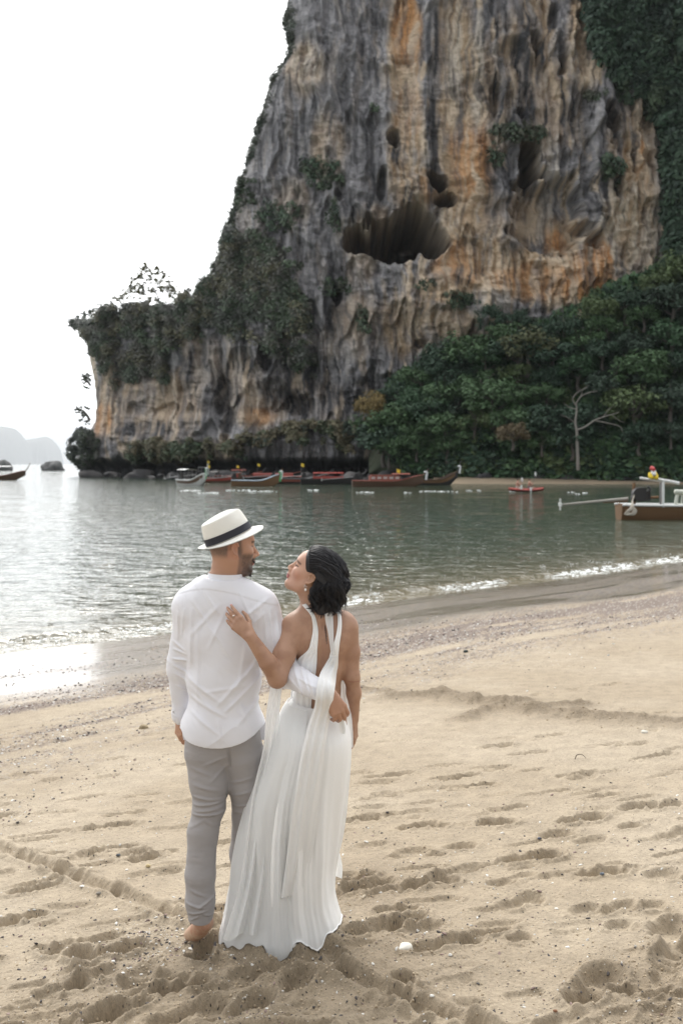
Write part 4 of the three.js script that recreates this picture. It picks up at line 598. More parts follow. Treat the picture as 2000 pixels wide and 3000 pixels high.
{ // the near boat at the right edge
  const d = 50, b = makeBoat('near wooden longtail boat with white trim and windscreen, cut off by the picture edge', 1812 + 300, 1521, 0.05, { L: 10.2, beam: 0.95, hull: 'wood', strake: 'white', engine: false, prow: 1.0, d, group: null });
  const o = b.position, tu = 0.05, loc = (px, py, z = 0) => { const p = pt(px, py, d); return V((p.x - o.x) / Math.cos(tu), p.y, z); }, add = (n, g, m) => mesh(n, g, m, b);
  add('engine', merge([box(0.8, 0.5, 0.5, ...loc(1872, 1452).toArray()), box(0.5, 0.34, 0.55, ...loc(1868, 1438).toArray()), new THREE.CylinderGeometry(0.34, 0.34, 0.3, 16).rotateX(1.57).translate(...loc(1862, 1448, 0.25).toArray()), tube([loc(1880, 1445, 0.3), loc(1892, 1432, 0.34), loc(1884, 1424, 0.34)], [0.08, 0.06], 6, 3), tube([loc(1840, 1462, 0.2), loc(1860, 1455, 0.2), loc(1885, 1456, 0.2)], [0.14, 0.2, 0.1], 8, 3)]), paint('dark', 0.45));
  add('engine_mount', merge([tube([loc(1852, 1478), loc(1852, 1414)], [0.1, 0.08], 7), tube([loc(1892, 1458), loc(1924, 1456)], [0.06, 0.06], 6)]), paint('wood'));
  add('tail_shaft', tube([loc(1832, 1461, 0.1), loc(1755, 1467, 0.2), loc(1632, 1478, 0.3)], [0.09, 0.07, 0.055], 8, 3), paint([0.27, 0.25, 0.22]));
  add('shaft_brace', tube([loc(1832, 1466, 0.1), loc(1757, 1471, 0.2)], [0.06, 0.04], 6), paint('wood'));
  add('propeller', merge([0, 1, 2, 3].map((k) => box(0.05, 0.24, 0.16, 0, 0.16, 0).rotateX(k * 1.571).translate(...loc(1630, 1476, 0.3).toArray()))), paint('pale'));
  for (const [px, z] of [[1922, 0.75], [1948, -0.75]]) add('post', tube([loc(px, 1484, z), loc(px, 1406, z)], [0.06, 0.06], 7), paint(px < 1930 ? 'white' : 'grey'));
  add('roof_bar', merge([tube([loc(1882, 1400, 0.7), loc(1926, 1407, 0.7), loc(1971, 1415, 0.6)], [0.075, 0.075], 7, 3), tube([loc(1884, 1401, -0.7), loc(1971, 1413, -0.7)], [0.06, 0.06], 6), tube([loc(1926, 1407, 0.7), loc(1946, 1409, -0.8)], [0.05, 0.05], 6)]), paint('white'));
  for (const [c, p] of [['yellow', [[1884, 1400], [1881, 1384]]], ['yellow', [[1897, 1402], [1899, 1382]]], ['white', [[1890, 1392], [1893, 1368]]], ['red', [[1889, 1376], [1886, 1367]]]]) add('cloth', mergeGeometries([0, 1, 2].map((k) => plain(tube([loc(p[0][0] + k * 1.5, p[0][1], 0.7 + 0.1 * k), loc((p[0][0] + p[1][0]) / 2 + 2, (p[0][1] + p[1][1]) / 2, 0.74), loc(p[1][0] + k, p[1][1], 0.7)], [0.09, 0.12, 0.04], 6, 3)))), ribbonMats[c]);
  add('windscreen_frame', merge([tube([loc(1958, 1482, 0.7), loc(1966, 1442, 0.65)], [0.09, 0.08], 6), tube([loc(1957, 1440, 0.7), loc(2060, 1444, 0.7)], [0.12, 0.12], 6), tube([loc(1958, 1479, 0.72), loc(2060, 1483, 0.72)], [0.1, 0.1], 6), tube([loc(1976, 1478, 0.7), loc(1980, 1445, 0.66)], [0.035, 0.035], 5)]), std([0.62, 0.64, 0.56], 0.6));
  add('windscreen', grid(2, 2, (i, j) => loc(mix(j ? 1966 : 1960, 2058, i), j ? 1445 : 1477, 0.66)), new THREE.MeshPhysicalMaterial({ color: 0xffffff, transmission: 1, thickness: 0, roughness: 0.05, side: THREE.DoubleSide }));
  const R = rng(3); for (let k = 0; k < 4; k++) add('rope', tube([loc(1850, 1438 + 4 * k, 0.3), loc(1838, 1462, 0.5), loc(1822 + 3 * k, 1486, 0.9), loc(1806 + 4 * k, 1497 + R() * 6, 0.95), loc(1812 + 6 * k, 1505, 1.0), loc(1830 + 3 * k, 1494, 0.98), loc(1829, 1479, 0.9)], [0.032, 0.032], 5, 5), std([0.42, 0.38, 0.32], 0.9));
  add('stern_board', box(0.1, 0.5, 1.3, ...loc(1818, 1490).toArray()), paint('wood'));
}
{ // red kayak with two paddlers
  const d = EYE * FOC / (1441 - HOR), s = d / FOC, o = thing('sea_kayak', 'red two seat kayak far out on the water before the strip of beach', 'kayak', [(1540 - 1000) * s, 0, -d], 0.1);
  mesh('hull', grid(30, 12, (i, j) => { const q = i / 29 * 2 - 1, a = j / 12 * Math.PI * 2, w = 0.42 * Math.pow(1 - q * q, 0.5) + 0.01; return [q * 1.75, 0.17 + 0.17 * Math.sin(a) + 0.12 * q * q, Math.cos(a) * w]; }), paint('red', 0.4), o);
  for (const x of [-0.6, 0.5]) mesh('seat', box(0.4, 0.2, 0.5, x, 0.35, 0), std([0.7, 0.65, 0.6], 0.6), o);
  for (const [k, x, label] of [[0, -0.85, 'rear paddler sitting in the red kayak'], [1, 0.32, 'front paddler sitting in the red kayak']]) {
    const p = thing('person', label, 'person', [o.position.x + x, 0, -d]), v = (a, b, c) => V(a, b, c);
    mesh('body', netMesh([cone(v(0, 0.4, 0), v(0.02, 0.85, 0), 0.15, 0.17, 0.08), cone(v(0.02, 0.9, 0), v(0.03, 1.05, 0), 0.06, 0.06, 0.05), ell(v(0.04, 1.17, 0), 0.095, 0.125, 0.085, 0.03), cone(v(0, 0.4, 0.1), v(0.5, 0.42, 0.14), 0.09, 0.06, 0.05), cone(v(0, 0.4, -0.1), v(0.5, 0.42, -0.14), 0.09, 0.06, 0.05), cone(v(0.02, 0.9, 0.2), v(0.2, 0.68, 0.25), 0.06, 0.05, 0.05), cone(v(0.2, 0.68, 0.25), v(0.42, 0.8, 0.15), 0.05, 0.035, 0.03), cone(v(0.02, 0.9, -0.2), v(0.2, 0.75, -0.25), 0.06, 0.05, 0.05), cone(v(0.2, 0.75, -0.25), v(0.42, 0.95, -0.15), 0.05, 0.035, 0.03)], 0.035), std([0.42, 0.23, 0.16], 0.6), p);
    mesh('hair', new THREE.SphereGeometry(0.1, 12, 8).scale(1, 0.9, 1).translate(0.02, 1.22, 0), std([0.04, 0.03, 0.025], 0.7), p);
    mesh('swimwear', new THREE.CylinderGeometry(0.17, 0.175, 0.2, 14).translate(0, 0.46, 0), std(k ? [0.1, 0.1, 0.14] : [0.5, 0.45, 0.4], 0.7), p);
    const pd = thing('kayak_paddle', k ? 'paddle raised by the front paddler with its white blade up' : 'paddle held low across the kayak by the rear paddler', 'paddle', [p.position.x + 0.42, 0.86, -d]);
    mesh('shaft', tube(k ? [V(-0.35, -0.6, 0.5), V(0.25, 0.75, -0.5)] : [V(-0.2, -0.35, 0.9), V(0.2, 0.25, -0.9)], [0.02, 0.02], 6), paint('dark'), pd);
    for (const s of [0, 1]) mesh('blade', new THREE.SphereGeometry(1, 10, 8).scale(0.1, 0.24, 0.03).translate(...(k ? (s ? [0.27, 0.85, -0.5] : [-0.37, -0.65, 0.5]) : (s ? [0.2, 0.3, -0.95] : [-0.2, -0.4, 0.95]))), paint('white'), pd);
  }
}
// ---------------------------------------------------------------- figures: bones and lumps joined into one smooth surface, meshed by surface nets
const PD = 4.45;                                                     // distance of the couple
const P = (px, py, dz = 0) => pt(px, py, PD - dz);
function cone(a, b, ra, rb, k = 0.02, o = {}) { return { t: 0, a, b, ba: b.clone().sub(a), l2: Math.max(1e-9, a.distanceToSquared(b)), ra, rb, k, ...o }; }   // o.n, o.f: flattened f times along n; o.neg: carves
function ell(c, rx, ry, rz, k = 0.02, o = {}) { const ax = o.ax ?? [V(1, 0, 0), V(0, 1, 0), V(0, 0, 1)]; return { t: 1, c, r: [rx, ry, rz], ax, k, ...o }; }
function primD(p, x, y, z) {
  if (p.t === 0) {
    let dx = x - p.a.x, dy = y - p.a.y, dz = z - p.a.z, h = (dx * p.ba.x + dy * p.ba.y + dz * p.ba.z) / p.l2; h = h < 0 ? 0 : h > 1 ? 1 : h;
    dx -= p.ba.x * h; dy -= p.ba.y * h; dz -= p.ba.z * h;
    if (p.n) { const c = (dx * p.n.x + dy * p.n.y + dz * p.n.z) * (p.f - 1); dx += p.n.x * c; dy += p.n.y * c; dz += p.n.z * c; }
    return Math.sqrt(dx * dx + dy * dy + dz * dz) - (p.ra + (p.rb - p.ra) * h);
  }
  const dx = x - p.c.x, dy = y - p.c.y, dz = z - p.c.z; let q = 0, w = 0;
  for (let i = 0; i < 3; i++) { const a = p.ax[i], u = (dx * a.x + dy * a.y + dz * a.z) / p.r[i]; q += u * u; w += (u / p.r[i]) ** 2; }
  const k0 = Math.sqrt(q); return w > 1e-12 ? k0 * (k0 - 1) / Math.sqrt(w) : -Math.min(...p.r);
}
function evalD(list, x, y, z) {
  let d = 10;
  for (const p of list) {
    const e = primD(p, x, y, z);
    if (p.neg) { const h = Math.max(p.k - Math.abs(d + e), 0) / p.k; d = Math.max(d, -e) + h * h * p.k * 0.25; }
    else { const h = Math.max(p.k - Math.abs(d - e), 0) / p.k; d = Math.min(d, e) - h * h * p.k * 0.25; }
  }
  return d;
}
function netMesh(prims, cell, { disp, clip, color, pad = 0.03 } = {}) {
  const lo = V(9, 9, 9), hi = V(-9, -9, -99), B = 8;
  for (const p of prims) if (!p.neg) for (const [c, r] of p.t ? [[p.c, Math.max(...p.r)]] : [[p.a, p.ra], [p.b, p.rb]]) { lo.min(V(c.x - r, c.y - r, c.z - r)); hi.max(V(c.x + r, c.y + r, c.z + r)); }
  lo.subScalar(pad); hi.addScalar(pad);
  const nb = [0, 1, 2].map((i) => Math.ceil((hi.getComponent(i) - lo.getComponent(i)) / (cell * B))), half = cell * B * 0.5, diag = half * 1.7321;
  const NXg = nb[0] * B + 4, NYg = nb[1] * B + 4, verts = new Map(), pos = [], nor = [], edges = [];
  const G = B + 1, val = new Float32Array(G * G * G), key = (i, j, k) => i + NXg * (j + NYg * k);
  for (let bz = 0; bz < nb[2]; bz++) for (let by = 0; by < nb[1]; by++) for (let bx = 0; bx < nb[0]; bx++) {
    const x0 = lo.x + bx * B * cell, y0 = lo.y + by * B * cell, z0 = lo.z + bz * B * cell, cx = x0 + half, cy = y0 + half, cz = z0 + half;
    let near = 9; const ds = prims.map((p) => { const e = primD(p, cx, cy, cz); if (!p.neg && e < near) near = e; return e; });
    if (near > diag * 1.3 + pad) continue;
    const list = prims.filter((p, i) => ds[i] < (p.neg ? diag * 2.6 : near + diag * 2.6) + p.k + 0.01);
    let any = 0;
    for (let k = 0; k < G; k++) for (let j = 0; j < G; j++) for (let i = 0; i < G; i++) {
      const x = x0 + i * cell, y = y0 + j * cell, z = z0 + k * cell; let d = evalD(list, x, y, z);
      if (disp && Math.abs(d) < 0.03) d -= disp(x, y, z);
      if (clip) d = Math.max(d, clip(x, y, z));
      val[i + G * (j + G * k)] = d; any |= d < 0 ? 1 : 2;
    }
    if (any !== 3) continue;
    for (let k = 0; k < B; k++) for (let j = 0; j < B; j++) for (let i = 0; i < B; i++) {
      const o = i + G * (j + G * k), c = [val[o], val[o + 1], val[o + G], val[o + G + 1], val[o + G * G], val[o + G * G + 1], val[o + G * G + G], val[o + G * G + G + 1]];
      let m = 0; for (let q = 0; q < 8; q++) if (c[q] < 0) m |= 1 << q; if (m === 0 || m === 255) continue;
      let sx = 0, sy = 0, sz = 0, n = 0;
      for (let q = 0; q < 8; q++) for (let ax = 0; ax < 3; ax++) { if (q & (1 << ax)) continue; const r = q | (1 << ax); if ((c[q] < 0) === (c[r] < 0)) continue; const t = c[q] / (c[q] - c[r]); sx += (q & 1) + (ax === 0 ? t : 0); sy += ((q >> 1) & 1) + (ax === 1 ? t : 0); sz += ((q >> 2) & 1) + (ax === 2 ? t : 0); n++; }
      const gi = bx * B + i, gj = by * B + j, gk = bz * B + k, id = pos.length / 3; verts.set(key(gi + 1, gj + 1, gk + 1), id);
      pos.push(x0 + (i + sx / n) * cell, y0 + (j + sy / n) * cell, z0 + (k + sz / n) * cell);
      const g = V(c[1] + c[3] + c[5] + c[7] - c[0] - c[2] - c[4] - c[6], c[2] + c[3] + c[6] + c[7] - c[0] - c[1] - c[4] - c[5], c[4] + c[5] + c[6] + c[7] - c[0] - c[1] - c[2] - c[3]).normalize(); nor.push(g.x, g.y, g.z);
      for (let ax = 0; ax < 3; ax++) if ((c[0] < 0) !== (c[1 << ax] < 0)) edges.push(gi + 1, gj + 1, gk + 1, ax, c[0] < 0 ? 1 : 0);
    }
  }
  const idx = [];
  for (let e = 0; e < edges.length; e += 5) {
    const [i, j, k, ax, s] = [edges[e], edges[e + 1], edges[e + 2], edges[e + 3], edges[e + 4]];
    const q = ax === 0 ? [[i, j, k], [i, j - 1, k], [i, j - 1, k - 1], [i, j, k - 1]] : ax === 1 ? [[i, j, k], [i, j, k - 1], [i - 1, j, k - 1], [i - 1, j, k]] : [[i, j, k], [i - 1, j, k], [i - 1, j - 1, k], [i, j - 1, k]];
    const v = q.map((a) => verts.get(key(...a))); if (v.some((a) => a === undefined)) continue;
    if (s) idx.push(v[0], v[2], v[1], v[0], v[3], v[2]); else idx.push(v[0], v[1], v[2], v[0], v[2], v[3]);
  }
  // orient by the normals
  for (let t = 0; t < idx.length; t += 3) { const [a, b, c] = [idx[t] * 3, idx[t + 1] * 3, idx[t + 2] * 3], ux = pos[b] - pos[a], uy = pos[b + 1] - pos[a + 1], uz = pos[b + 2] - pos[a + 2], vx = pos[c] - pos[a], vy = pos[c + 1] - pos[a + 1], vz = pos[c + 2] - pos[a + 2]; if ((uy * vz - uz * vy) * nor[a] + (uz * vx - ux * vz) * nor[a + 1] + (ux * vy - uy * vx) * nor[a + 2] < 0) { const h = idx[t + 1]; idx[t + 1] = idx[t + 2]; idx[t + 2] = h; } }
  const g = new THREE.BufferGeometry(); g.setAttribute('position', new THREE.Float32BufferAttribute(pos, 3)); g.setAttribute('normal', new THREE.Float32BufferAttribute(nor, 3)); g.setIndex(idx);
  if (color) { const col = new Float32Array(pos.length); for (let i = 0; i < pos.length; i += 3) col.set(color(pos[i], pos[i + 1], pos[i + 2]), i); g.setAttribute('color', new THREE.BufferAttribute(col, 3)); }
  return g;
}
const frame = (fwd, up) => { const f = fwd.clone().normalize(), s = up.clone().cross(f).normalize(), u = f.clone().cross(s).normalize(); return { s, u, f }; };   // s points to the figure's left
const inFrame = (o, fr) => (s, u, f) => o.clone().addScaledVector(fr.s, s).addScaledVector(fr.u, u).addScaledVector(fr.f, f);
function headPrims(o, fr, sc, male) {
  const L = inFrame(o, fr), ax = [fr.s, fr.u, fr.f], m = (x) => x * sc, q = (s, u, f) => L(m(s), m(u), m(f)), out = [];
  const E = (s, u, f, a, b, c, k, opt = {}) => out.push(ell(q(s, u, f), m(a), m(b), m(c), m(k), { ax, ...opt })), C = (a, b, ra, rb, k, opt) => out.push(cone(q(...a), q(...b), m(ra), m(rb), m(k), opt));
  E(0, 0.036, -0.012, 0.074, 0.086, 0.097, 0.02);
  E(0, -0.012, 0.042, 0.060, 0.075, 0.050, 0.03);
  C([0, -0.05, 0.04], [0, -0.088, 0.056], 0.044, 0.028, 0.03);
  for (const e of [-1, 1]) { C([0.052 * e, -0.045, -0.004], [0.016 * e, -0.097, 0.068], male ? 0.024 : 0.019, male ? 0.019 : 0.015, 0.03); E(0.042 * e, -0.014, 0.066, 0.022, 0.020, 0.020, 0.03); }
  E(0, -0.098, 0.078, 0.017, 0.015, 0.016, 0.02);
  C([-0.03, 0.033, 0.082], [0.03, 0.033, 0.082], 0.011, 0.011, 0.025);
  E(0, 0.055, 0.066, 0.045, 0.036, 0.026, 0.03);
  C([0, 0.018, 0.090], [0, -0.026, male ? 0.118 : 0.113], 0.008, male ? 0.0115 : 0.0098, 0.014);
  for (const e of [-1, 1]) E(0.011 * e, -0.032, 0.104, 0.008, 0.007, 0.01, 0.008);
  for (const e of [-1, 1]) { E(0.031 * e, 0.011, 0.099, 0.017, 0.010, 0.016, 0.014, { neg: 1 }); E(0.031 * e, 0.010, 0.081, 0.013, 0.012, 0.013, 0.004); C([0.018 * e, 0.0185, 0.093], [0.046 * e, 0.0175, 0.084], 0.0032, 0.0028, 0.004); }
  E(0, -0.052, 0.089, 0.022, 0.016, 0.016, 0.02);
  C([-0.016, -0.0575, 0.097], [0.016, -0.0575, 0.097], 0.0045, 0.0045, 0.006); E(0, -0.0565, 0.103, 0.010, 0.0052, 0.006, 0.006);
  C([-0.014, -0.0685, 0.096], [0.014, -0.0685, 0.096], 0.0055, 0.0055, 0.006); E(0, -0.069, 0.1, 0.011, 0.006, 0.006, 0.006);
  C([-0.022, -0.063, 0.1], [0.022, -0.063, 0.1], 0.0018, 0.0018, 0.003, { neg: 1 });
  for (const e of [-1, 1]) {                                          // ears: a dished shell with rim and lobe
    const c = (u, f, s = 0.078) => [s * e, u, f];
    out.push(ell(q(0.077 * e, 0.002, -0.008), m(0.012), m(0.029), m(0.016), m(0.006), { ax }));
    const rim = [[-0.026, 0.004], [-0.012, -0.012], [0.006, -0.022], [0.022, -0.021], [0.031, -0.010], [0.028, 0.004], [0.016, 0.010]];
    for (let i = 0; i + 1 < rim.length; i++) C(c(rim[i][0], rim[i][1], 0.084 + 0.008 * (i > 0 && i < 5)), c(rim[i + 1][0], rim[i + 1][1], 0.084 + 0.008 * (i + 1 > 0 && i + 1 < 5)), 0.0042, 0.0042, 0.004);
    out.push(ell(q(0.079 * e, -0.028, 0.0), m(0.005), m(0.009), m(0.008), m(0.006), { ax }));
    out.push(ell(q(0.093 * e, 0.003, -0.004), m(0.013), m(0.019), m(0.0105), m(0.006), { ax, neg: 1 }));
  }
  return out;
}
// a hand: d towards the fingertips, n out of its back, t towards the thumb side
function handPrims(w, d, n, side, sc, curls, o = {}) {
  d = d.clone().normalize(); n = n.clone().addScaledVector(d, -n.dot(d)).normalize(); const t = d.clone().cross(n).multiplyScalar(side), out = [], m = (x) => x * sc;
  const q = (a, b, c = 0) => w.clone().addScaledVector(d, m(a)).addScaledVector(t, m(b)).addScaledVector(n, m(c));
  const kn = [[0.088, 0.027], [0.092, 0.008], [0.088, -0.011], [0.08, -0.028]], fl = [[0.042, 0.026, 0.021], [0.046, 0.030, 0.022], [0.043, 0.028, 0.021], [0.034, 0.021, 0.018]];
  out.push(cone(q(0, 0), q(0.05, 0.002), m(0.024), m(0.028), 0.012, { n, f: 1.9 }));
  kn.forEach(([a, b], i) => {
    out.push(cone(q(0.012, b * 0.55), q(a, b, 0.002), m(0.0125), m(0.0108), m(0.012)));
    let p = q(a, b, 0.002), ang = 0, fan = (o.fan ?? 0.02) * (1.5 - i) * 2; const c = curls[i];
    fl[i].forEach((len, j) => {
      ang += c[j]; const dir = d.clone().multiplyScalar(Math.cos(ang)).addScaledVector(n, -Math.sin(ang)).addScaledVector(t, fan).normalize(), e = p.clone().addScaledVector(dir, m(len));
      out.push(cone(p, e, m([0.0092, 0.0083, 0.0075][j] * (i === 3 ? 0.88 : 1)), m([0.0085, 0.0076, 0.0062][j] * (i === 3 ? 0.88 : 1)), m(j ? 0.003 : 0.006))); p = e;
    });
    out['tip' + i] = p;
  });
  const th = o.thumb ?? [0.55, 0.75, -0.35]; let p = q(0.022, 0.02, -0.006);
  [0.042, 0.034, 0.027].forEach((len, j) => { const k = j * (o.thumbBend ?? 0.25), dir = d.clone().multiplyScalar(th[0] + k).addScaledVector(t, th[1] - k).addScaledVector(n, th[2]).normalize(), e = p.clone().addScaledVector(dir, m(len)); out.push(cone(p, e, m([0.0125, 0.0105, 0.0092][j]), m([0.0105, 0.0092, 0.007][j]), m(j ? 0.004 : 0.012))); p = e; });
  return out;
}
const skinMat = new THREE.MeshPhysicalMaterial({ vertexColors: true, roughness: 0.52, side: THREE.DoubleSide, sheen: 0.15, sheenRoughness: 0.5, sheenColor: new THREE.Color(1, 0.85, 0.75) });
// folds: [px1, py1, px2, py2, height in mm, half width in mm], lying on the side of the cloth that faces the camera
const foldList = (l, dz) => l.map(([a, b, c, d, h, w]) => { const p = P(a, b, dz), q = P(c, d, dz); return { ax: p.x, ay: p.y, bx: q.x - p.x, by: q.y - p.y, l2: (q.x - p.x) ** 2 + (q.y - p.y) ** 2, h: h / 900, w: w / 1350 }; });
const foldsAt = (F, x, y) => { let r = 0; for (const f of F) { const dx = x - f.ax, dy = y - f.ay, tt = (dx * f.bx + dy * f.by) / f.l2; if (tt < -0.2 || tt > 1.2) continue; const t = clamp(tt), q = Math.hypot(dx - f.bx * t, dy - f.by * t) / f.w; if (q < 3) { const s = q * q; r += f.h * Math.exp(-s) * Math.sin(Math.PI * clamp(t * 0.9 + 0.05)) ** 0.5; } } return r; };

// ---------------------------------------------------------------- the man
{
  const man = thing('person', 'man seen from behind in white straw hat, white shirt and grey trousers', 'person', [P(640, 2760).x, P(640, 2760).y, -PD]);
  const put = (name, g, mat, par = man) => { g.translate(-man.position.x, -man.position.y, -man.position.z); return mesh(name, g, mat, par); };
  const hf = frame(V(0.93, -0.02, -0.36), V(0.06, 1, -0.02)), ho = P(678, 1607, -0.005), hs = 0.98;
  const head = headPrims(ho, hf, hs, true), HL = inFrame(ho, hf);
  const loc = (x, y, z) => { const a = x - ho.x, b = y - ho.y, c = z - ho.z; return [a * hf.s.x + b * hf.s.y + c * hf.s.z, a * hf.u.x + b * hf.u.y + c * hf.u.z, a * hf.f.x + b * hf.f.y + c * hf.f.z]; };
  const neckBase = P(652, 1722, 0.0), Z = V(0, 0, 1);
  const sL = P(556, 1772, 0), eL = P(529, 1958, -0.06), wL = P(531, 2092, -0.11), sR = P(760, 1778, 0.0), eR = P(840, 1972, 0.05), wR = P(944, 2024, 0.215);
  const lHand = handPrims(wL, V(-0.04, -1, -0.05), V(-0.75, 0, 0.55), 1, 1.02, [[0.5, 0.6, 0.5], [0.5, 0.7, 0.5], [0.55, 0.7, 0.5], [0.55, 0.7, 0.5]], { thumb: [0.85, 0.35, -0.4] });
  const rHand = handPrims(P(958, 2030, 0.215), V(0.50, -0.82, -0.28), V(0.45, 0.08, 0.88), -1, 1.1, [[0.35, 0.55, 0.35], [0.38, 0.6, 0.4], [0.42, 0.65, 0.45], [0.46, 0.65, 0.45]], { thumb: [0.8, 0.35, -0.55], fan: 0.006 });
  const torso = [
    cone(P(586, 1800), P(738, 1805), 0.098, 0.098, 0.06), cone(P(600, 1880), P(716, 1885), 0.1, 0.1, 0.06), cone(P(615, 1990), P(695, 1995), 0.105, 0.105, 0.06), cone(P(614, 2120), P(694, 2125), 0.112, 0.112, 0.06),
  ];
  const foot = [cone(P(599, 2704, 0.06), P(584, 2722, 0.03), 0.034, 0.034, 0.02), cone(P(598, 2700, 0.06), P(600, 2660, 0.04), 0.037, 0.034, 0.02), cone(P(584, 2722, 0.03), P(560, 2738, -0.03), 0.034, 0.03, 0.02), cone(P(574, 2734, 0.0), P(566, 2744, -0.05), 0.03, 0.024, 0.02)];
  [0, 1, 2, 3, 4].forEach((k) => { const b = P(556 + k * 7, 2742, -0.05 - 0.004 * k), e = b.clone().add(V(-0.015 + 0.004 * k, -0.012, -0.035 + 0.003 * k)); foot.push(cone(b, e, k ? 0.0095 : 0.0125, k ? 0.008 : 0.011, 0.006)); });
  const skin = [...torso.map((p) => ({ ...p, ra: p.ra - 0.014, rb: p.rb - 0.014 })), ...head, cone(HL(0, -0.03, -0.022), neckBase, 0.057, 0.060, 0.03), cone(HL(0.03, -0.05, -0.01), P(640, 1735, -0.05), 0.02, 0.02, 0.04), cone(HL(-0.04, -0.02, -0.03), P(676, 1715, 0.0), 0.022, 0.026, 0.04),
    cone(neckBase, sL, 0.055, 0.05, 0.05), cone(neckBase, sR, 0.055, 0.05, 0.05), cone(sL, eL, 0.048, 0.04, 0.03), cone(eL, wL, 0.04, 0.027, 0.02), cone(sR, eR, 0.048, 0.04, 0.03), cone(eR, P(958, 2030, 0.215), 0.04, 0.027, 0.02), ...lHand, ...rHand,
    cone(P(612, 2200), P(612, 2370, 0.03), 0.075, 0.055, 0.05), cone(P(612, 2370, 0.03), P(592, 2460, 0.035), 0.05, 0.047, 0.02), cone(P(592, 2460, 0.035), P(590, 2660, 0.055), 0.047, 0.034, 0.02), cone(P(705, 2200), P(722, 2380, -0.05), 0.075, 0.055, 0.05), cone(P(722, 2380, -0.05), P(712, 2640, -0.2), 0.05, 0.034, 0.02), cone(P(712, 2640, -0.2), P(722, 2660, -0.36), 0.034, 0.028, 0.02), ...foot];
  const SK = [0.44, 0.245, 0.16];
  const bodyG = netMesh(skin, 0.0042, {
    color: (x, y, z) => {
      const [s, u, f] = loc(x, y, z); let c = SK;
      if (u > -0.16 && Math.hypot(s, u, f) < 0.2) {
        const n = noise3(x * 500, y * 500, z * 500), back = sst(0.03, 0.005, f), hair = sst(-0.045, -0.012, u + 0.03 * (f > 0 ? f : 0)) * sst(0.035, 0.018, f);
        if (Math.abs(s) < 0.085) c = mix3(c, [0.085, 0.062, 0.052], hair * (0.55 + 0.35 * n) * (Math.abs(s) > 0.071 && f > -0.035 && f < 0.02 && u < 0.03 ? 0 : 1));
        const beard = sst(0.002, 0.034, f + 0.12 * u + 0.01 * (n - 0.5)) * sst(-0.008, -0.03, u - 0.25 * Math.max(0, 0.03 - f)) * sst(0.16, 0.15, -u) * (1 - sst(0.086, 0.095, f) * sst(-0.055, -0.045, u)) * (f < 0.098 || u < -0.07 ? 1 : 0.25), side = sst(0.04, -0.02, u) * sst(0.042, 0.026, f) * sst(0.006, 0.022, f);
        c = mix3(c, [0.075, 0.052, 0.043], clamp(Math.max(beard * (0.6 + 0.4 * n), side * 0.6)));
        const goat = Math.exp(-((f - 0.082) ** 2 + (u + 0.096) ** 2) / 0.0009), mus = Math.exp(-((u + 0.047) ** 2) / 0.00005) * sst(0.08, 0.09, f) * sst(0.034, 0.026, Math.abs(s));
        c = mix3(c, [0.02, 0.015, 0.013], clamp(goat * 0.95 + mus * 0.95)); if (u > -0.074 && u < -0.053 && f > 0.093) c = mix3(c, [0.36, 0.14, 0.11], 0.8);
        if (f > 0.075 && Math.abs(s) > 0.012 && Math.abs(s) < 0.052) { const br = Math.exp(-((u - 0.033 + (Math.abs(s) - 0.03) ** 2 * 4) ** 2) / 0.000025); c = mix3(c, [0.025, 0.018, 0.015], br * 0.9); if (Math.abs(u - 0.0135) < 0.0028) c = mix3(c, [0.04, 0.028, 0.024], 0.8); }
        if (Math.abs(s) > 0.07 && u < 0.036 && u > -0.04 && f > -0.04 && f < 0.02) c = mix3(c, [0.46, 0.22, 0.15], 0.5);
      } else { const n = fbm(x * 40, y * 40, 3, 2); c = mix3(c, [0.36, 0.17, 0.11], 0.35 * n); if (y < P(600, 2650).y) c = mix3(c, [0.50, 0.36, 0.25], 0.55 * sst(0.42, 0.6, fbm(x * 90, z * 90 + y * 60, 5, 3)) + (y < P(600, 2726).y ? 0.25 : 0)); }
      return c;
    },
  });
  put('body', bodyG, skinMat);
  // goatee and moustache stand a little proud of the skin
  { const R = rng(31), L = []; for (let k = 0; k < 240; k++) { const chin = k < 170, a = (R() - 0.5) * 2, s = chin ? a * 0.024 : a * 0.026, u = chin ? -0.082 - 0.028 * R() : -0.046 - Math.abs(a) * 0.006 + 0.005 * R(), f = chin ? 0.092 - 0.02 * R() - Math.abs(a) * 0.01 : 0.103 - Math.abs(a) * 0.014; const p = HL(s, u, f), d = HL(s * 1.15, u - 0.010 - 0.008 * R(), f + (chin ? 0.004 : 0.006)); L.push(tube([p, d], [0.0018, 0.0007], 4)); } put('beard', merge(L), std([0.022, 0.017, 0.015], 0.6)); }
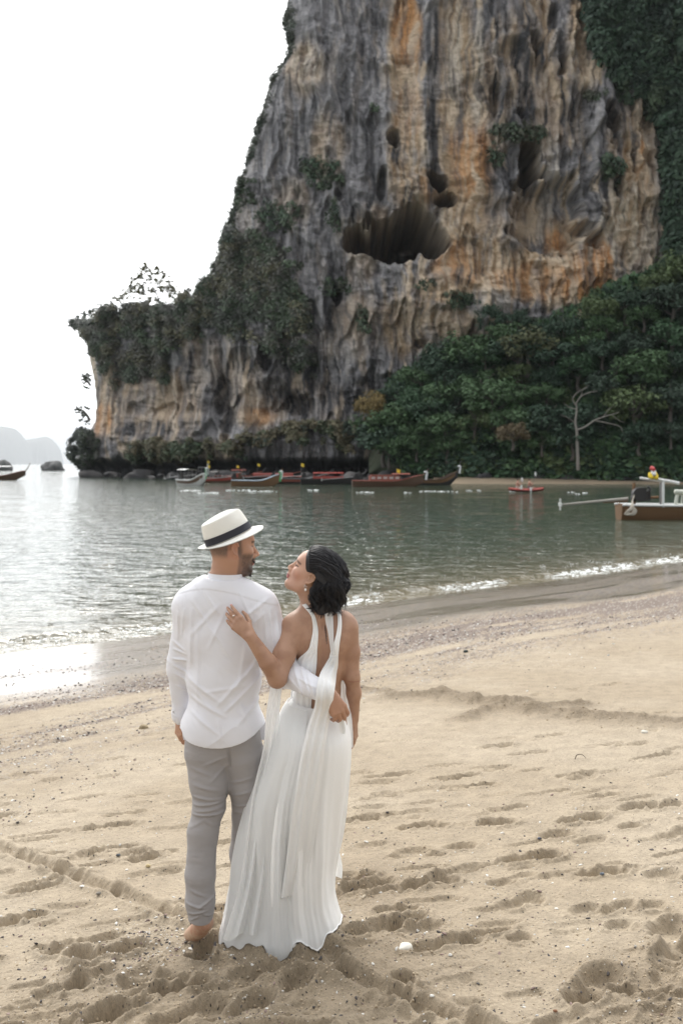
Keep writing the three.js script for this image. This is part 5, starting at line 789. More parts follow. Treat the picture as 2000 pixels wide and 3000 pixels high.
  // shirt
  const F = foldList([[700, 1822, 780, 1760, 5, 11], [716, 1858, 770, 1800, 4, 10], [640, 1775, 560, 1860, 4, 13], [660, 1790, 610, 1900, 3, 12], [735, 1860, 760, 1990, 5, 12], [720, 1880, 700, 2010, 4, 14], [752, 1945, 640, 2065, 6, 13], [768, 1985, 660, 2085, 6, 12], [775, 2040, 700, 2120, 5, 12], [545, 1990, 640, 2055, 5, 12], [545, 2040, 660, 2100, 5, 12], [560, 2090, 640, 2150, 4, 11],
    [560, 1790, 552, 1960, 5, 13], [580, 1800, 575, 2080, 3, 14], [600, 2030, 720, 2010, 3, 12], [700, 2060, 740, 2150, 4, 12], [640, 2110, 650, 2180, 3, 10], [770, 1900, 720, 1990, 4, 12], [560, 1760, 610, 1830, 3, 9], [700, 1740, 740, 1820, 3, 9], [600, 1740, 640, 1800, 2.5, 9], [620, 2080, 560, 2020, 3, 10],
    [495, 1890, 535, 1915, 5, 8], [497, 1915, 538, 1925, 5, 8], [493, 1945, 536, 1945, 6, 8], [496, 1965, 535, 1985, 5, 8], [500, 1990, 532, 2010, 4, 8], [515, 1800, 512, 1880, 4, 9], [535, 1790, 525, 1870, 4, 8], [500, 2030, 532, 2045, 4, 7],
    [790, 1790, 800, 1900, 5, 10], [775, 1800, 778, 1900, 4, 9], [808, 1800, 818, 1880, 4, 9], [860, 1950, 890, 2030, 5, 9], [880, 1945, 915, 2030, 5, 8], [900, 1960, 928, 2030, 4, 8], [845, 1980, 900, 2030, 4, 8], [870, 1975, 930, 1995, 4, 8], [912, 1975, 930, 2040, 4, 7]], 0.12);
  const yl = curve([[P(520, 0).x, P(0, 1746, 0.11).y], [P(600, 0).x, P(0, 1728, 0.11).y], [P(680, 0).x, P(0, 1738, 0.11).y], [P(750, 0).x, P(0, 1760, 0.11).y], [P(800, 0).x, P(0, 1775, 0.11).y]]), yoke = foldList([[750, 1762, 752, 1840, -1.6, 5], [760, 1762, 762, 1835, 1.2, 5], [540, 1750, 530, 1830, -1.2, 5]], 0.11);
  const cuffY = P(510, 2066, -0.1).y, hem = curve([[P(520, 0).x, P(0, 2140).y], [P(535, 0).x, P(0, 2147, 0.1).y], [P(553, 0).x, P(0, 2170, 0.1).y], [P(606, 0).x, P(0, 2186, 0.1).y], [P(664, 0).x, P(0, 2189, 0.1).y], [P(718, 0).x, P(0, 2173, 0.1).y], [P(750, 0).x, P(0, 2155, 0.1).y], [P(771, 0).x, P(0, 2138, 0.1).y], [P(800, 0).x, P(0, 2130, 0.1).y]]);
  const armL = [cone(sL, eL, 0.061, 0.057, 0.035), cone(eL, P(533, 2062, -0.1), 0.055, 0.043, 0.02), cone(P(533, 2066, -0.1), P(533, 2096, -0.11), 0.042, 0.0425, 0.006)];
  const cuffR0 = P(926, 2017, 0.205), cuffR1 = P(946, 2026, 0.215);
  const armR = [cone(sR, P(800, 1870, 0.015), 0.066, 0.066, 0.05), cone(P(800, 1870, 0.015), eR, 0.066, 0.06, 0.04), cone(eR, cuffR0, 0.057, 0.044, 0.02), cone(cuffR0, cuffR1, 0.043, 0.043, 0.006)];
  const shirt = [...torso, cone(neckBase, sL, 0.078, 0.066, 0.06), cone(neckBase, sR, 0.078, 0.07, 0.06), cone(P(614, 2150), P(694, 2150), 0.116, 0.116, 0.05), cone(P(614, 2230), P(694, 2230), 0.117, 0.117, 0.05), cone(P(594, 1765), P(720, 1770), 0.08, 0.08, 0.06), cone(P(624, 1860), P(694, 2150), 0.11, 0.11, 0.04), cone(P(680, 1860), P(616, 2150), 0.11, 0.11, 0.04), ...armL, ...armR];
  const collar = [HL(0, -0.03, -0.022), neckBase];
  const shirtDisp = (x, y, z) => { const w = (z > -PD - 0.05 ? 1 : 0.3); const gat = z > -PD + 0.02 ? 0.0024 * sst(-0.004, 0.004, y - yl(x)) * sst(P(0, 1690).y, P(0, 1712).y, y) : 0, crisp = 0.0062 * Math.pow(ridge(x * 9 + y * 5 + 0.6 * fbm(x * 5, y * 5, 715, 2), y * 4.5 - x * 3, 713), 5) * sst(0.42, 0.6, fbm(x * 6, y * 5, 714, 2)); return gat + crisp + w * (foldsAt(F, x, y) + foldsAt(yoke, x, y)) + 0.0036 * (fbm(x * 7 + y * 6, y * 7 - x * 5, 711, 3) - 0.5) * 2 + 0.0016 * (fbm(x * 26 + y * 10, y * 22 + z * 20, 712, 2) - 0.5) * 2; };
  put('shirt', netMesh(shirt, 0.0042, { disp: shirtDisp, clip: (x, y, z) => y > P(0, 1715).y && Math.abs(x - P(657, 0).x) < 0.13 ? y - P(0, mix(1694, 1697, sst(-0.1, 0.1, x - P(657, 0).x))).y - 0.02 * Math.pow(Math.abs(x - P(657, 0).x) / 0.1, 3) : (x > P(528, 0).x && x < P(792, 0).x && y < P(0, 2100).y && z > -PD - 0.03 || y < P(0, 2176).y ? hem(x) - y : -1) }), std([0.735, 0.735, 0.775], 0.75));
  // stand collar
  { const c = P(659, 1703, 0.0), up = V(0.05, 1, -0.03), fr = frame(V(0.25, 0, -1), up);
    const g = grid(48, 5, (i, j) => { const a = i / 48 * Math.PI * 2, t = j / 4, r = (0.080 - 0.006 * t) * (j === 4 ? 0.985 : 1); return c.clone().addScaledVector(fr.s, Math.cos(a) * r * 1.0).addScaledVector(fr.f, Math.sin(a) * r).addScaledVector(fr.u, -0.014 + 0.050 * t); }, { closed: true });
    put('collar', g, std([0.74, 0.74, 0.778], 0.75)); }
  { const g = tube([P(507, 2084, -0.075), P(508, 2084, -0.068)], [0.005, 0.005], 10); put('button', g, std([0.75, 0.74, 0.72], 0.35)); }
  // trousers
  const TF = foldList([[565, 2335, 655, 2345, 6, 9], [568, 2360, 660, 2350, 6, 8], [570, 2378, 650, 2368, 5, 8], [562, 2388, 655, 2385, 7, 7], [570, 2300, 640, 2315, 4, 10], [560, 2250, 620, 2270, 3, 10], [665, 2215, 600, 2240, 4, 10], [668, 2240, 620, 2290, 4, 10], [550, 2430, 600, 2400, 3, 10], [640, 2430, 600, 2400, 3, 10], [560, 2600, 610, 2620, 4, 9], [548, 2640, 600, 2650, 5, 8], [628, 2625, 585, 2650, 6, 8], [555, 2670, 610, 2660, 5, 7], [560, 2690, 590, 2672, 4, 6], [625, 2680, 600, 2670, 4, 6],
    [676, 2300, 740, 2280, 4, 9], [676, 2340, 740, 2320, 5, 9], [676, 2375, 740, 2365, 5, 8], [680, 2395, 740, 2390, 5, 8], [676, 2520, 700, 2600, 3, 9]], 0.08);
  const seam = foldList([[671, 2185, 672, 2255, -7, 6]], 0.1);
  const legs = [cone(P(618, 2160), P(692, 2160), 0.107, 0.107, 0.05), cone(P(608, 2215, 0), P(613, 2290, 0.01), 0.096, 0.082, 0.05, {}), cone(P(613, 2290, 0.01), P(613, 2360, 0.02), 0.081, 0.068, 0.03), cone(P(613, 2360, 0.02), P(594, 2440, 0.03), 0.067, 0.064, 0.02), cone(P(594, 2440, 0.03), P(587, 2560, 0.05), 0.064, 0.0625, 0.02), cone(P(587, 2560, 0.05), P(587, 2640, 0.055), 0.0625, 0.061, 0.02), cone(P(587, 2640, 0.055), P(588, 2720, 0.06), 0.06, 0.049, 0.02),
    cone(P(716, 2215, 0), P(728, 2300, -0.02), 0.092, 0.08, 0.02), cone(P(728, 2300, -0.02), P(726, 2390, -0.05), 0.08, 0.067, 0.03), cone(P(726, 2390, -0.05), P(716, 2500, -0.12), 0.066, 0.063, 0.02), cone(P(716, 2500, -0.12), P(722, 2690, -0.2), 0.063, 0.058, 0.02)];
  const cuffT = curve([[P(540, 0).x, P(0, 2690, 0.06).y], [P(585, 0).x, P(0, 2704, 0.08).y], [P(625, 0).x, P(0, 2697, 0.06).y], [P(660, 0).x, P(0, 2660, 0).y], [P(680, 0).x, P(0, 2642, -0.15).y], [P(760, 0).x, P(0, 2650, -0.15).y]]);
  put('trousers', netMesh(legs, 0.0044, { disp: (x, y, z) => foldsAt(TF, x, y) + (z > -PD ? foldsAt(seam, x, y) : 0) + 0.003 * (fbm(x * 14, y * 30, 721, 3) - 0.5) * 2, clip: (x, y, z) => cuffT(x) - y }), std([0.325, 0.308, 0.305], 0.85));
  // hat: crown with dented top, band, turned brim
  const hatO = HL(0, 0.050, -0.012), hatFr = frame(V(0.84, 0.385, -0.36), V(-0.4, 0.9, 0.10)), hq = inFrame(hatO, hatFr), hat = new THREE.Group(); hat.name = 'hat'; man.add(hat); hat.userData.label = 'white straw hat with black band';
  const A = 0.089, Bq = 0.106, weave = (() => dataTex(256, (u, v) => 0.5 + 0.25 * Math.sin(u * 2 * Math.PI * 64) * Math.sin(v * 2 * Math.PI * 64) + 0.3 * (pnoise(u, v, 64, 5) - 0.5)))();
  const straw = std([0.80, 0.785, 0.725], 0.85, { bumpMap: weave, bumpScale: 0.0016 });
  const crownG = grid(72, 22, (i, j) => {
    const a = i / 72 * Math.PI * 2, t = j / 21, ca = Math.cos(a), sa = Math.sin(a); let k, h;
    if (t < 0.62) { const q = t / 0.62; k = 1 - 0.14 * q * q; h = 0.092 * q; } else { const q = (t - 0.62) / 0.38; k = 0.86 * Math.cos(q * Math.PI / 2) ** 0.75 + 1e-4; h = 0.092 + 0.018 * Math.sin(q * Math.PI / 2); }
    const s = ca * A * k, f = sa * Bq * k;
    const front = sst(0.0, 0.08, f), pinch = 1 - 0.22 * front * sst(0.3, 0.75, t) * Math.exp(-Math.pow((f - 0.055) / 0.04, 2));
    const dent = sst(0.55, 0.9, t) * 0.026 * Math.exp(-Math.pow(s / 0.026, 2)) * sst(-0.085, -0.02, f);
    return hq(s * pinch, h - dent + 0.013 * sst(0.5, 1, t) * (f / Bq), f);
  }, { closed: true, uv: (i, j) => [i / 72 * 6, j / 21 * 2] });
  put('crown', crownG, straw, hat);
  const brim = (dy) => grid(80, 10, (i, j) => { const a = i / 80 * Math.PI * 2, t = j / 9, ca = Math.cos(a), sa = Math.sin(a), w = 0.040 + 0.010 * Math.max(0, sa) - 0.004 * Math.max(0, -sa); const up = Math.pow(t, 1.5) * (0.012 * Math.max(0, -sa) ** 1.4 - 0.014 * Math.max(0, -ca) - 0.012 * Math.max(0, sa) + 0.004 * Math.max(0, ca)); return hq(ca * (A + w * t) * 1.0, up - 0.002 + dy, sa * (Bq + w * t)); }, { closed: true, uv: (i, j) => [i / 80 * 6, j / 9 * 0.6] });
  { const a = brim(0), b = brim(-0.003); put('brim', mergeGeometries([a, b]), straw, hat); }
  put('hat_band', grid(72, 6, (i, j) => { const a = i / 72 * Math.PI * 2, t = j / 5, q = t * 0.29, k = 1.018 - 0.14 * q * q; return hq(Math.cos(a) * A * k, 0.002 + 0.031 * t, Math.sin(a) * Bq * k); }, { closed: true }), std([0.012, 0.013, 0.022], 0.6), hat);
}
// ---------------------------------------------------------------- the woman
{
  const W0 = P(900, 2740);
  const woman = thing('person', 'woman with wavy black hair in a long backless white dress, looking up at the man', 'person', [W0.x, W0.y, -PD]);
  const put = (name, g, mat, par = woman) => { g.translate(-woman.position.x, -woman.position.y, -woman.position.z); return mesh(name, g, mat, par); };
  const pitch = 31 * Math.PI / 180, hs = 0.905, hf = frame(V(-Math.cos(pitch), Math.sin(pitch), -0.06), V(Math.sin(pitch), Math.cos(pitch), 0.2)), ho = P(915, 1684, 0.0), HL0 = inFrame(ho, hf), HL = (s, u, f) => HL0(s * hs, u * hs, f * hs);
  const loc = (x, y, z) => { const a = x - ho.x, b = y - ho.y, c = z - ho.z; return [(a * hf.s.x + b * hf.s.y + c * hf.s.z) / hs, (a * hf.u.x + b * hf.u.y + c * hf.u.z) / hs, (a * hf.f.x + b * hf.f.y + c * hf.f.z) / hs]; };
  const head = headPrims(ho, hf, hs, false), nb = P(932, 1800, 0.0);
  const sL = P(862, 1838, 0.03), eL = P(812, 1988, 0.15), wL = P(733, 1864, 0.20), sR = P(1018, 1840, 0.0), eR = P(1031, 1985, 0.0), wR = P(1036, 2108, -0.05);
  const lHand = handPrims(wL, V(-0.66, 0.66, -0.16), V(-0.10, 0.22, 0.95), 1, 0.93, [[0.15, 0.42, 0.3], [0.22, 0.5, 0.3], [0.3, 0.55, 0.35], [0.36, 0.55, 0.35]], { fan: 0.012, thumb: [0.8, 0.5, -0.5] });
  const rHand = handPrims(wR, V(0.0, -1, -0.08), V(0.9, 0, 0.3), -1, 0.92, [[0.3, 0.4, 0.3], [0.3, 0.4, 0.3], [0.35, 0.4, 0.3], [0.35, 0.4, 0.3]]);
  const n = V(0, 0, 1);
  const back = [
    cone(P(890, 1838, 0), P(996, 1842, 0), 0.062, 0.062, 0.05), cone(P(908, 1880, 0.012), P(976, 1882, 0.012), 0.078, 0.078, 0.05), cone(P(914, 1950, 0.0), P(962, 1952, 0.0), 0.074, 0.074, 0.05), cone(P(912, 2020, -0.01), P(950, 2022, -0.01), 0.072, 0.072, 0.05),
    cone(P(890, 2110, 0), P(955, 2112, 0), 0.088, 0.088, 0.06), ell(P(888, 2165, 0.05), 0.082, 0.095, 0.085, 0.05), ell(P(962, 2165, 0.05), 0.082, 0.095, 0.085, 0.05),
    cone(P(880, 2180), P(890, 2400, 0), 0.078, 0.055, 0.04), cone(P(965, 2180), P(938, 2400, -0.02), 0.074, 0.05, 0.04), cone(P(890, 2400, 0), P(895, 2700, -0.06), 0.052, 0.034, 0.02), cone(P(938, 2400, -0.02), P(925, 2690, -0.1), 0.05, 0.03, 0.02),
    cone(P(895, 2700, -0.06), P(888, 2722, -0.2), 0.032, 0.024, 0.02), cone(P(925, 2690, -0.1), P(925, 2706, -0.24), 0.032, 0.024, 0.02),
    ell(P(896, 1868, 0.05), 0.034, 0.05, 0.022, 0.03), ell(P(993, 1868, 0.045), 0.03, 0.05, 0.022, 0.03),        // shoulder blades
  ];
  const arms = [cone(nb, P(876, 1822, 0.01), 0.042, 0.042, 0.05), cone(nb, P(1004, 1820, 0), 0.042, 0.04, 0.05), ell(P(860, 1836, 0.03), 0.05, 0.048, 0.048, 0.03), cone(sL, P(832, 1920, 0.10), 0.046, 0.047, 0.03), cone(P(832, 1920, 0.10), eL, 0.045, 0.04, 0.02), cone(eL, P(784, 1940, 0.185), 0.038, 0.036, 0.015), cone(P(784, 1940, 0.185), wL, 0.036, 0.0245, 0.01),
    cone(sR, P(1029, 1910, 0), 0.043, 0.035, 0.03), cone(P(1029, 1910, 0), eR, 0.035, 0.031, 0.02), cone(eR, P(1036, 2030, -0.02), 0.031, 0.031, 0.02), cone(P(1036, 2030, -0.02), wR, 0.030, 0.022, 0.02)];
  const neck = [cone(HL(0, -0.03, -0.03), nb, 0.047, 0.05, 0.03), cone(HL(0, -0.06, 0.02), P(915, 1800, -0.03), 0.03, 0.035, 0.04), cone(HL(0.05, -0.03, -0.02), P(905, 1800, -0.02), 0.014, 0.016, 0.03)];
  const skin = [...head, ...neck, ...back, ...arms, ...lHand, ...rHand], SK = [0.40, 0.232, 0.152];
  const nails = [0, 1, 2, 3].map((k) => lHand['tip' + k]);
  put('body', netMesh(skin, 0.004, { disp: (x, y, z) => z > -PD + 0.02 && y < P(0, 1800).y && y > P(0, 2080).y ? -0.0065 * Math.exp(-Math.pow((x - P(mix(940, 949, sst(P(0, 2020).y, P(0, 1800).y, y)), 0).x) / 0.014, 2)) * sst(P(0, 2080).y, P(0, 2000).y, y) * sst(P(0, 1800).y, P(0, 1830).y, y) : 0, color: (x, y, z) => {
    const [s, u, f] = loc(x, y, z); let c = SK; const m = fbm(x * 30, y * 30, 7, 3);
    if (Math.hypot(s, u, f) < 0.15) {
      c = mix3(c, [0.56, 0.335, 0.245], sst(-0.11, -0.08, u) * sst(-0.01, 0.03, f));
      if (u < -0.052 && u > -0.076 && f > 0.091) c = mix3(c, [0.34, 0.085, 0.085], 0.9);
      if (f > 0.07 && Math.abs(s) > 0.012 && Math.abs(s) < 0.055) { const a = Math.abs(s); c = mix3(c, [0.02, 0.015, 0.014], 0.95 * Math.exp(-((u - 0.034 + (a - 0.034) ** 2 * 6) ** 2) / 0.000016) + 0); if (Math.abs(u - 0.0135) < 0.0032 && a > 0.016) c = mix3(c, [0.016, 0.012, 0.012], 0.92); if (Math.abs(u - 0.008) < 0.004 && a > 0.02 && a < 0.042) c = mix3(c, [0.09, 0.05, 0.04], 0.5); }
      c = mix3(c, [0.55, 0.23, 0.17], 0.35 * Math.exp(-((u + 0.025) ** 2 + (f - 0.06) ** 2) / 0.0006));
    } else {
      c = mix3(c, [0.31, 0.165, 0.105], 0.55 * sst(0.42, 0.62, m));
      for (const t of nails) if (Math.hypot(x - t.x, y - t.y, z - t.z) < 0.0085) c = [0.55, 0.27, 0.24];
      if (x > P(1020, 0).x && Math.abs(y - P(0, 1993).y) < 0.003 && z > -PD) c = mix3(c, [0.3, 0.13, 0.09], 0.7);
    }
    return c;
  } }), skinMat);
  const hitSkin = (px, py) => { let d = 3.9; for (let i = 0; i < 60; i++) { const p = pt(px, py, d), e = evalD([...back, ...neck], p.x, p.y, p.z); if (e < 0.0005) break; d += e * 0.9; } return d + 0.0022; };
  // hair: a body of hair with many wavy locks laid over it
  const hairMat = new THREE.MeshPhysicalMaterial({ color: new THREE.Color(0.011, 0.0105, 0.013), roughness: 0.44, specularIntensity: 0.9, side: THREE.DoubleSide });
  {
    const ax = [hf.s, hf.u, hf.f], S = (x) => x * hs, cap = [ell(HL(0, 0.048, -0.024), S(0.084), S(0.092), S(0.102), 0.02, { ax }), ell(HL(0, 0.06, 0.03), S(0.064), S(0.064), S(0.05), 0.03, { ax }), ell(HL(0.045, 0.02, -0.05), S(0.048), S(0.07), S(0.055), 0.03, { ax }), ell(HL(-0.02, 0.02, -0.06), S(0.07), S(0.08), S(0.055), 0.03, { ax }),
      cone(P(962, 1690, 0.015), P(966, 1735, 0.04), 0.052, 0.050, 0.04), cone(P(966, 1735, 0.04), P(955, 1770, 0.05), 0.050, 0.034, 0.04), cone(P(930, 1735, 0.055), P(938, 1785, 0.065), 0.024, 0.024, 0.03), cone(P(985, 1720, 0.03), P(985, 1780, 0.045), 0.03, 0.02, 0.03)];
    const hairline = (x, y, z) => { const [s, u, f] = loc(x, y, z); if (u < -0.09) return -1; return Math.max(f * 0.8 - u * 0.5 - 0.018 + 0.03 * sst(0.03, -0.01, u), 0.031 - Math.hypot((u + 0.002) * 0.9, f + 0.0, (s - 0.085) * 0.6)) * hs; };
    const G = [netMesh(cap, 0.0045, { clip: hairline, disp: (x, y, z) => 0.004 * (fbm(x * 30, y * 30 + z * 20, 901, 2) - 0.5) }).toNonIndexed()];
    const R = rng(4711), grad = (p) => { const e = 0.002, d = evalD(cap, p.x, p.y, p.z); return [d, V(evalD(cap, p.x + e, p.y, p.z) - d, evalD(cap, p.x, p.y + e, p.z) - d, evalD(cap, p.x, p.y, p.z + e) - d).normalize()]; };
    const onCap = (p, off) => { for (let k = 0; k < 5; k++) { const [d, g] = grad(p); p.addScaledVector(g, off - d); } return p; };
    const strand = (pts, r) => G.push(tube(pts, r, 3, 1).toNonIndexed());
    // a lock: a guide that lies on the body of hair, and strands that follow it and draw together at the tip
    function lock(ctrl, n, width, wave, lie = ctrl.length - 2) {
      const c = new THREE.CatmullRomCurve3(ctrl.map((p, k) => k <= lie ? onCap(p.clone(), 0.003) : p)), N = 17, ph = R() * 6.3, fr = 0.9 + 0.5 * R(), pts = [];
      for (let k = 0; k < N; k++) { const t = k / (N - 1), p = c.getPoint(t); if (t < 0.8) { const [d, g] = grad(p); if (d < 0.002) p.addScaledVector(g, 0.003 - d); } const a = wave * sst(0.15, 0.5, t); pts.push(p.add(V(Math.sin(k * fr + ph) * a, 0.3 * Math.sin(k * fr * 0.7 + ph) * a, Math.cos(k * fr + ph) * a * 0.8))); }
      for (let i = 0; i < n; i++) { const o = V(R() - 0.5, R() - 0.5, R() - 0.5).multiplyScalar(width * 2), s1 = R() * 6, len = N - Math.floor(R() * 5), fly = R() < 0.2 ? 0.012 : 0.0028; strand(pts.slice(0, len).map((p, k) => { const t = k / (N - 1); return p.clone().addScaledVector(o, 0.55 + 0.45 * Math.sin(Math.PI * Math.min(1, t * 1.1)) - 0.35 * t).add(V(Math.sin(k * 0.8 + s1) * fly * t, 0, Math.cos(k * 0.9 + s1) * fly * t)); }), [0.0012, 0.0021, 0.0021, 0.0018, 0.0006]); }
    }
    const bottom = (u) => P(mix(912, 1000, u), 1784 + 24 * R() - 18 * Math.max(0, u - 0.7), 0.035 + 0.075 * R());
    for (let i = 0; i < 34; i++) {                                     // swept back from the hairline, then down the back
      const t = i / 33, root = HL(mix(-0.02, 0.078, t), mix(0.122, 0.035, t), mix(0.066, 0.012, t)), m1 = HL(mix(0.0, 0.084, t), mix(0.130, 0.062, t), mix(0.0, -0.03, t)), m2 = HL(0.05 + 0.03 * (R() - 0.5), mix(0.1, 0.03, t), -0.085), u = clamp(mix(0.95, 0.15, t) + 0.25 * (R() - 0.5));
      lock([root, m1, m2, P(mix(925, 1000, u), 1735, 0.085), bottom(u)], 26, 0.0095, 0.014);
    }
    for (let i = 0; i < 26; i++) {                                     // from the crown over the back of the head
      const t = R(), s = mix(-0.075, 0.05, t), u = clamp(0.35 + 0.65 * R()); lock([HL(s, 0.125, 0.01 - 0.03 * R()), HL(s * 1.1, 0.105, -0.07), HL(s * 1.1 + 0.01, 0.05, -0.115), P(mix(930, 1006, u), 1730, 0.03 + 0.06 * R()), P(mix(925, 1004, u), 1770 + 32 * R(), 0.02 + 0.07 * R())], 24, 0.0095, 0.016);
    }
    for (let i = 0; i < 30; i++) { const u = R(); lock([HL(0.074, 0.02 - 0.02 * u, -0.035 - 0.03 * R()), P(918 + 8 * u, 1725, 0.085), P(914 + 26 * R(), 1752, 0.085), P(908 + 34 * R(), 1772 + 24 * R(), 0.075)], 20, 0.008, 0.009, 1); }   // behind the ear
    for (let i = 0; i < 10; i++) lock([HL(-0.03, 0.09, -0.1), P(1000, 1672, 0.01), P(1004 + 5 * R(), 1710 + 20 * R(), 0.02), P(1003 + 9 * R(), 1745 + 40 * R(), 0.02 + 0.03 * R())], 16, 0.006, 0.008, 1);      // loose right edge
    for (let i = 0; i < 60; i++) { const p0 = onCap(HL((R() - 0.35) * 0.12, 0.12, 0.05 - 0.13 * R()), 0.002), ph = R() * 6.3, d = V(0.03 * R(), 0.010 + 0.014 * R(), 0.02 * (R() - 0.5)); strand([0, 1, 2, 3, 4, 5].map((k) => p0.clone().addScaledVector(d, k * 0.2).add(V(Math.sin(k + ph) * 0.003, -k * k * 0.0004, Math.cos(k + ph) * 0.003))), [0.0011, 0.001, 0.0005]); }
    for (let i = 0; i < 5; i++) { const x = 868 + 14 * R(); lock([P(886, 1700, -0.055), P(x + 8, 1714, -0.06), P(x, 1728, -0.055), P(x + 5 + 8 * R(), 1744 + 6 * R(), -0.05)], 7, 0.003, 0.003, -1); }
    for (let i = 0; i < 3; i++) lock([P(934, 1770, 0.06), P(918, 1781, 0.066), P(897 + 4 * R(), 1780 + 5 * R(), 0.06)], 8, 0.003, 0.002, -1);
    put('hair', merge(G), hairMat);
  }
  { const R = rng(88), L = []; for (let k = 0; k < 26; k++) { const t = k / 25, x0 = mix(947, 957, t), y0 = mix(1806, 1886, t), q = (x, y) => { const d = hitSkin(x, y); return pt(x, y, d); }; L.push(tube([q(x0 - 2 + R() * 2, y0), q(x0 + 1.5 + R() * 2, y0 + 1.5), q(x0 - 1 + 2 * R(), y0 + 3.6)], [0.0008, 0.0014, 0.0007], 4, 3)); } put('tattoo', merge(L), std([0.05, 0.042, 0.042], 0.6)); }
  // earring: hoop, drop and pearl
  { const er = new THREE.Group(); er.name = 'earring'; woman.add(er); const e = HL(0.088, -0.034, 0.0);
    const h = new THREE.TorusGeometry(0.0055, 0.0013, 8, 20); h.rotateY(0.6); h.translate(e.x, e.y - 0.004, e.z + 0.003); put('hoop', h, std([0.6, 0.58, 0.55], 0.25, { metalness: 1 }), er);
    const p = new THREE.SphereGeometry(0.0052, 14, 12); p.scale(1, 1.25, 1); p.translate(e.x, e.y - 0.019, e.z + 0.004); put('pearl', p, std([0.85, 0.83, 0.8], 0.25), er); }
  { const a = lHand.filter((p) => p.t === 0)[6], c = a.a.clone().lerp(a.b, 0.5), dir = a.b.clone().sub(a.a).normalize();
    const g = new THREE.TorusGeometry(0.0092, 0.0013, 8, 24); g.applyQuaternion(new THREE.Quaternion().setFromUnitVectors(V(0, 0, 1), dir)); g.translate(c.x, c.y, c.z); const b = new THREE.SphereGeometry(0.0036, 10, 8); b.translate(c.x - 0.002, c.y + 0.004, c.z + 0.0105); put('ring', merge([g, b]), std([0.8, 0.78, 0.74], 0.2, { metalness: 1 })); }

  // ---- the dress
  const cloth = std([0.875, 0.875, 0.865], 0.8), sheer = new THREE.MeshPhysicalMaterial({ color: new THREE.Color(0.87, 0.875, 0.87), roughness: 0.75, transmission: 0.33, thickness: 0, side: THREE.DoubleSide });
  const bodyOnly = [...back, ...neck, ...arms.slice(0, 5)], sleeve = [cone(P(840, 1972, 0.05), P(926, 2017, 0.205), 0.059, 0.046, 0.02), cone(P(926, 2017, 0.205), P(946, 2026, 0.215), 0.046, 0.045, 0.006)];
  const hit = (prims, px, py, off) => { let d = 3.7; for (let i = 0; i < 60; i++) { const p = pt(px, py, d), e = evalD(prims, p.x, p.y, p.z) - off; if (e < 0.0008) break; d += Math.min(e * 0.8, 0.05); if (d > 4.75) { d = 4.5; break; } } return d; };
  // strip of cloth whose edges run through the given pixels [pyL, L, pyR, R]; it lies on whatever it covers
  function strip(rows, prims, off, { cols = 14, rowsN = 60, fold = 0, freq = 3, seed = 1, slack = 0, thick = 0 } = {}) {
    const f = (k) => curve(rows.map((r, i) => [i, r[k]])), a = f(0), b = f(1), c = f(2), e = f(3), ds = [];
    for (let j = 0; j < rowsN; j++) for (let i = 0; i < cols; i++) { const t = j / (rowsN - 1) * (rows.length - 1), u = i / (cols - 1); ds.push(hit(prims, mix(b(t), e(t), u), mix(a(t), c(t), u), off)); }
    if (slack) for (let i = 0; i < cols; i++) {                          // the cloth spans hollows rather than following them
      for (let pass = 0; pass < slack; pass++) for (let j = 1; j < rowsN - 1; j++) ds[j * cols + i] = Math.min(ds[j * cols + i], 0.5 * (ds[(j - 1) * cols + i] + ds[(j + 1) * cols + i]));
    }
    return grid(cols, rowsN, (i, j) => { const t = j / (rowsN - 1) * (rows.length - 1), u = i / (cols - 1), px = mix(b(t), e(t), u), py = mix(a(t), c(t), u); return pt(px, py, ds[j * cols + i] - fold * (0.5 + 0.5 * Math.sin(u * freq * 6.283 + seed + 0.8 * Math.sin(j * 0.07 + seed))) * Math.min(1, u * 6, (1 - u) * 6)); });
  }
  put('left_halter_strap'.replace('left_', ''), strip([[1772, 884, 1768, 896], [1800, 908, 1798, 919], [1822, 915, 1820, 927], [1850, 916, 1850, 932], [1880, 910, 1880, 931], [1905, 901, 1908, 929], [1930, 874, 1935, 928], [1955, 866, 1960, 926], [1990, 858, 1990, 922], [2030, 852, 2035, 914], [2064, 850, 2076, 911]], bodyOnly, 0.004, { cols: 26, rowsN: 110, fold: 0.006, freq: 3.4, seed: 2 }), cloth);
  put('halter_strap', strip([[1770, 980, 1768, 992], [1800, 988, 1800, 999], [1828, 989, 1828, 1001], [1855, 985, 1855, 999], [1882, 978, 1882, 995], [1910, 968, 1910, 992], [1935, 962, 1935, 990]], bodyOnly, 0.006, { cols: 12, fold: 0.004, freq: 1.5, seed: 3 }), cloth);
  put('centre_strap'.replace('centre_', 'halter_'), strip([[1785, 950, 1785, 974], [1820, 953, 1820, 976], [1850, 960, 1850, 977], [1885, 965, 1885, 978], [1920, 970, 1920, 984]], bodyOnly, 0.010, { cols: 10, fold: 0.004, freq: 2, seed: 5 }), sheer);
  // skirt: rings from the waist to the sand
  const rings = [[2040, 858, 985, 0.073, 0], [2075, 836, 1004, 0.090, 0], [2120, 818, 1019, 0.135, 0], [2165, 806, 1027, 0.155, 0.02], [2244, 775, 1024, 0.165, 0.05], [2323, 746, 1015, 0.175, 0.1], [2412, 726, 1004, 0.185, 0.16], [2502, 708, 993, 0.195, 0.24], [2569, 694, 983, 0.205, 0.30], [2636, 678, 981, 0.215, 0.36], [2690, 664, 990, 0.225, 0.40], [2728, 652, 999, 0.235, 0.42], [2746, 646, 1002, 0.24, 0.42]];
  const rf = (k) => curve(rings.map((r) => [r[0], r[k]])), L = rf(1), Rr = rf(2), Bb = rf(3), Ro = rf(4);
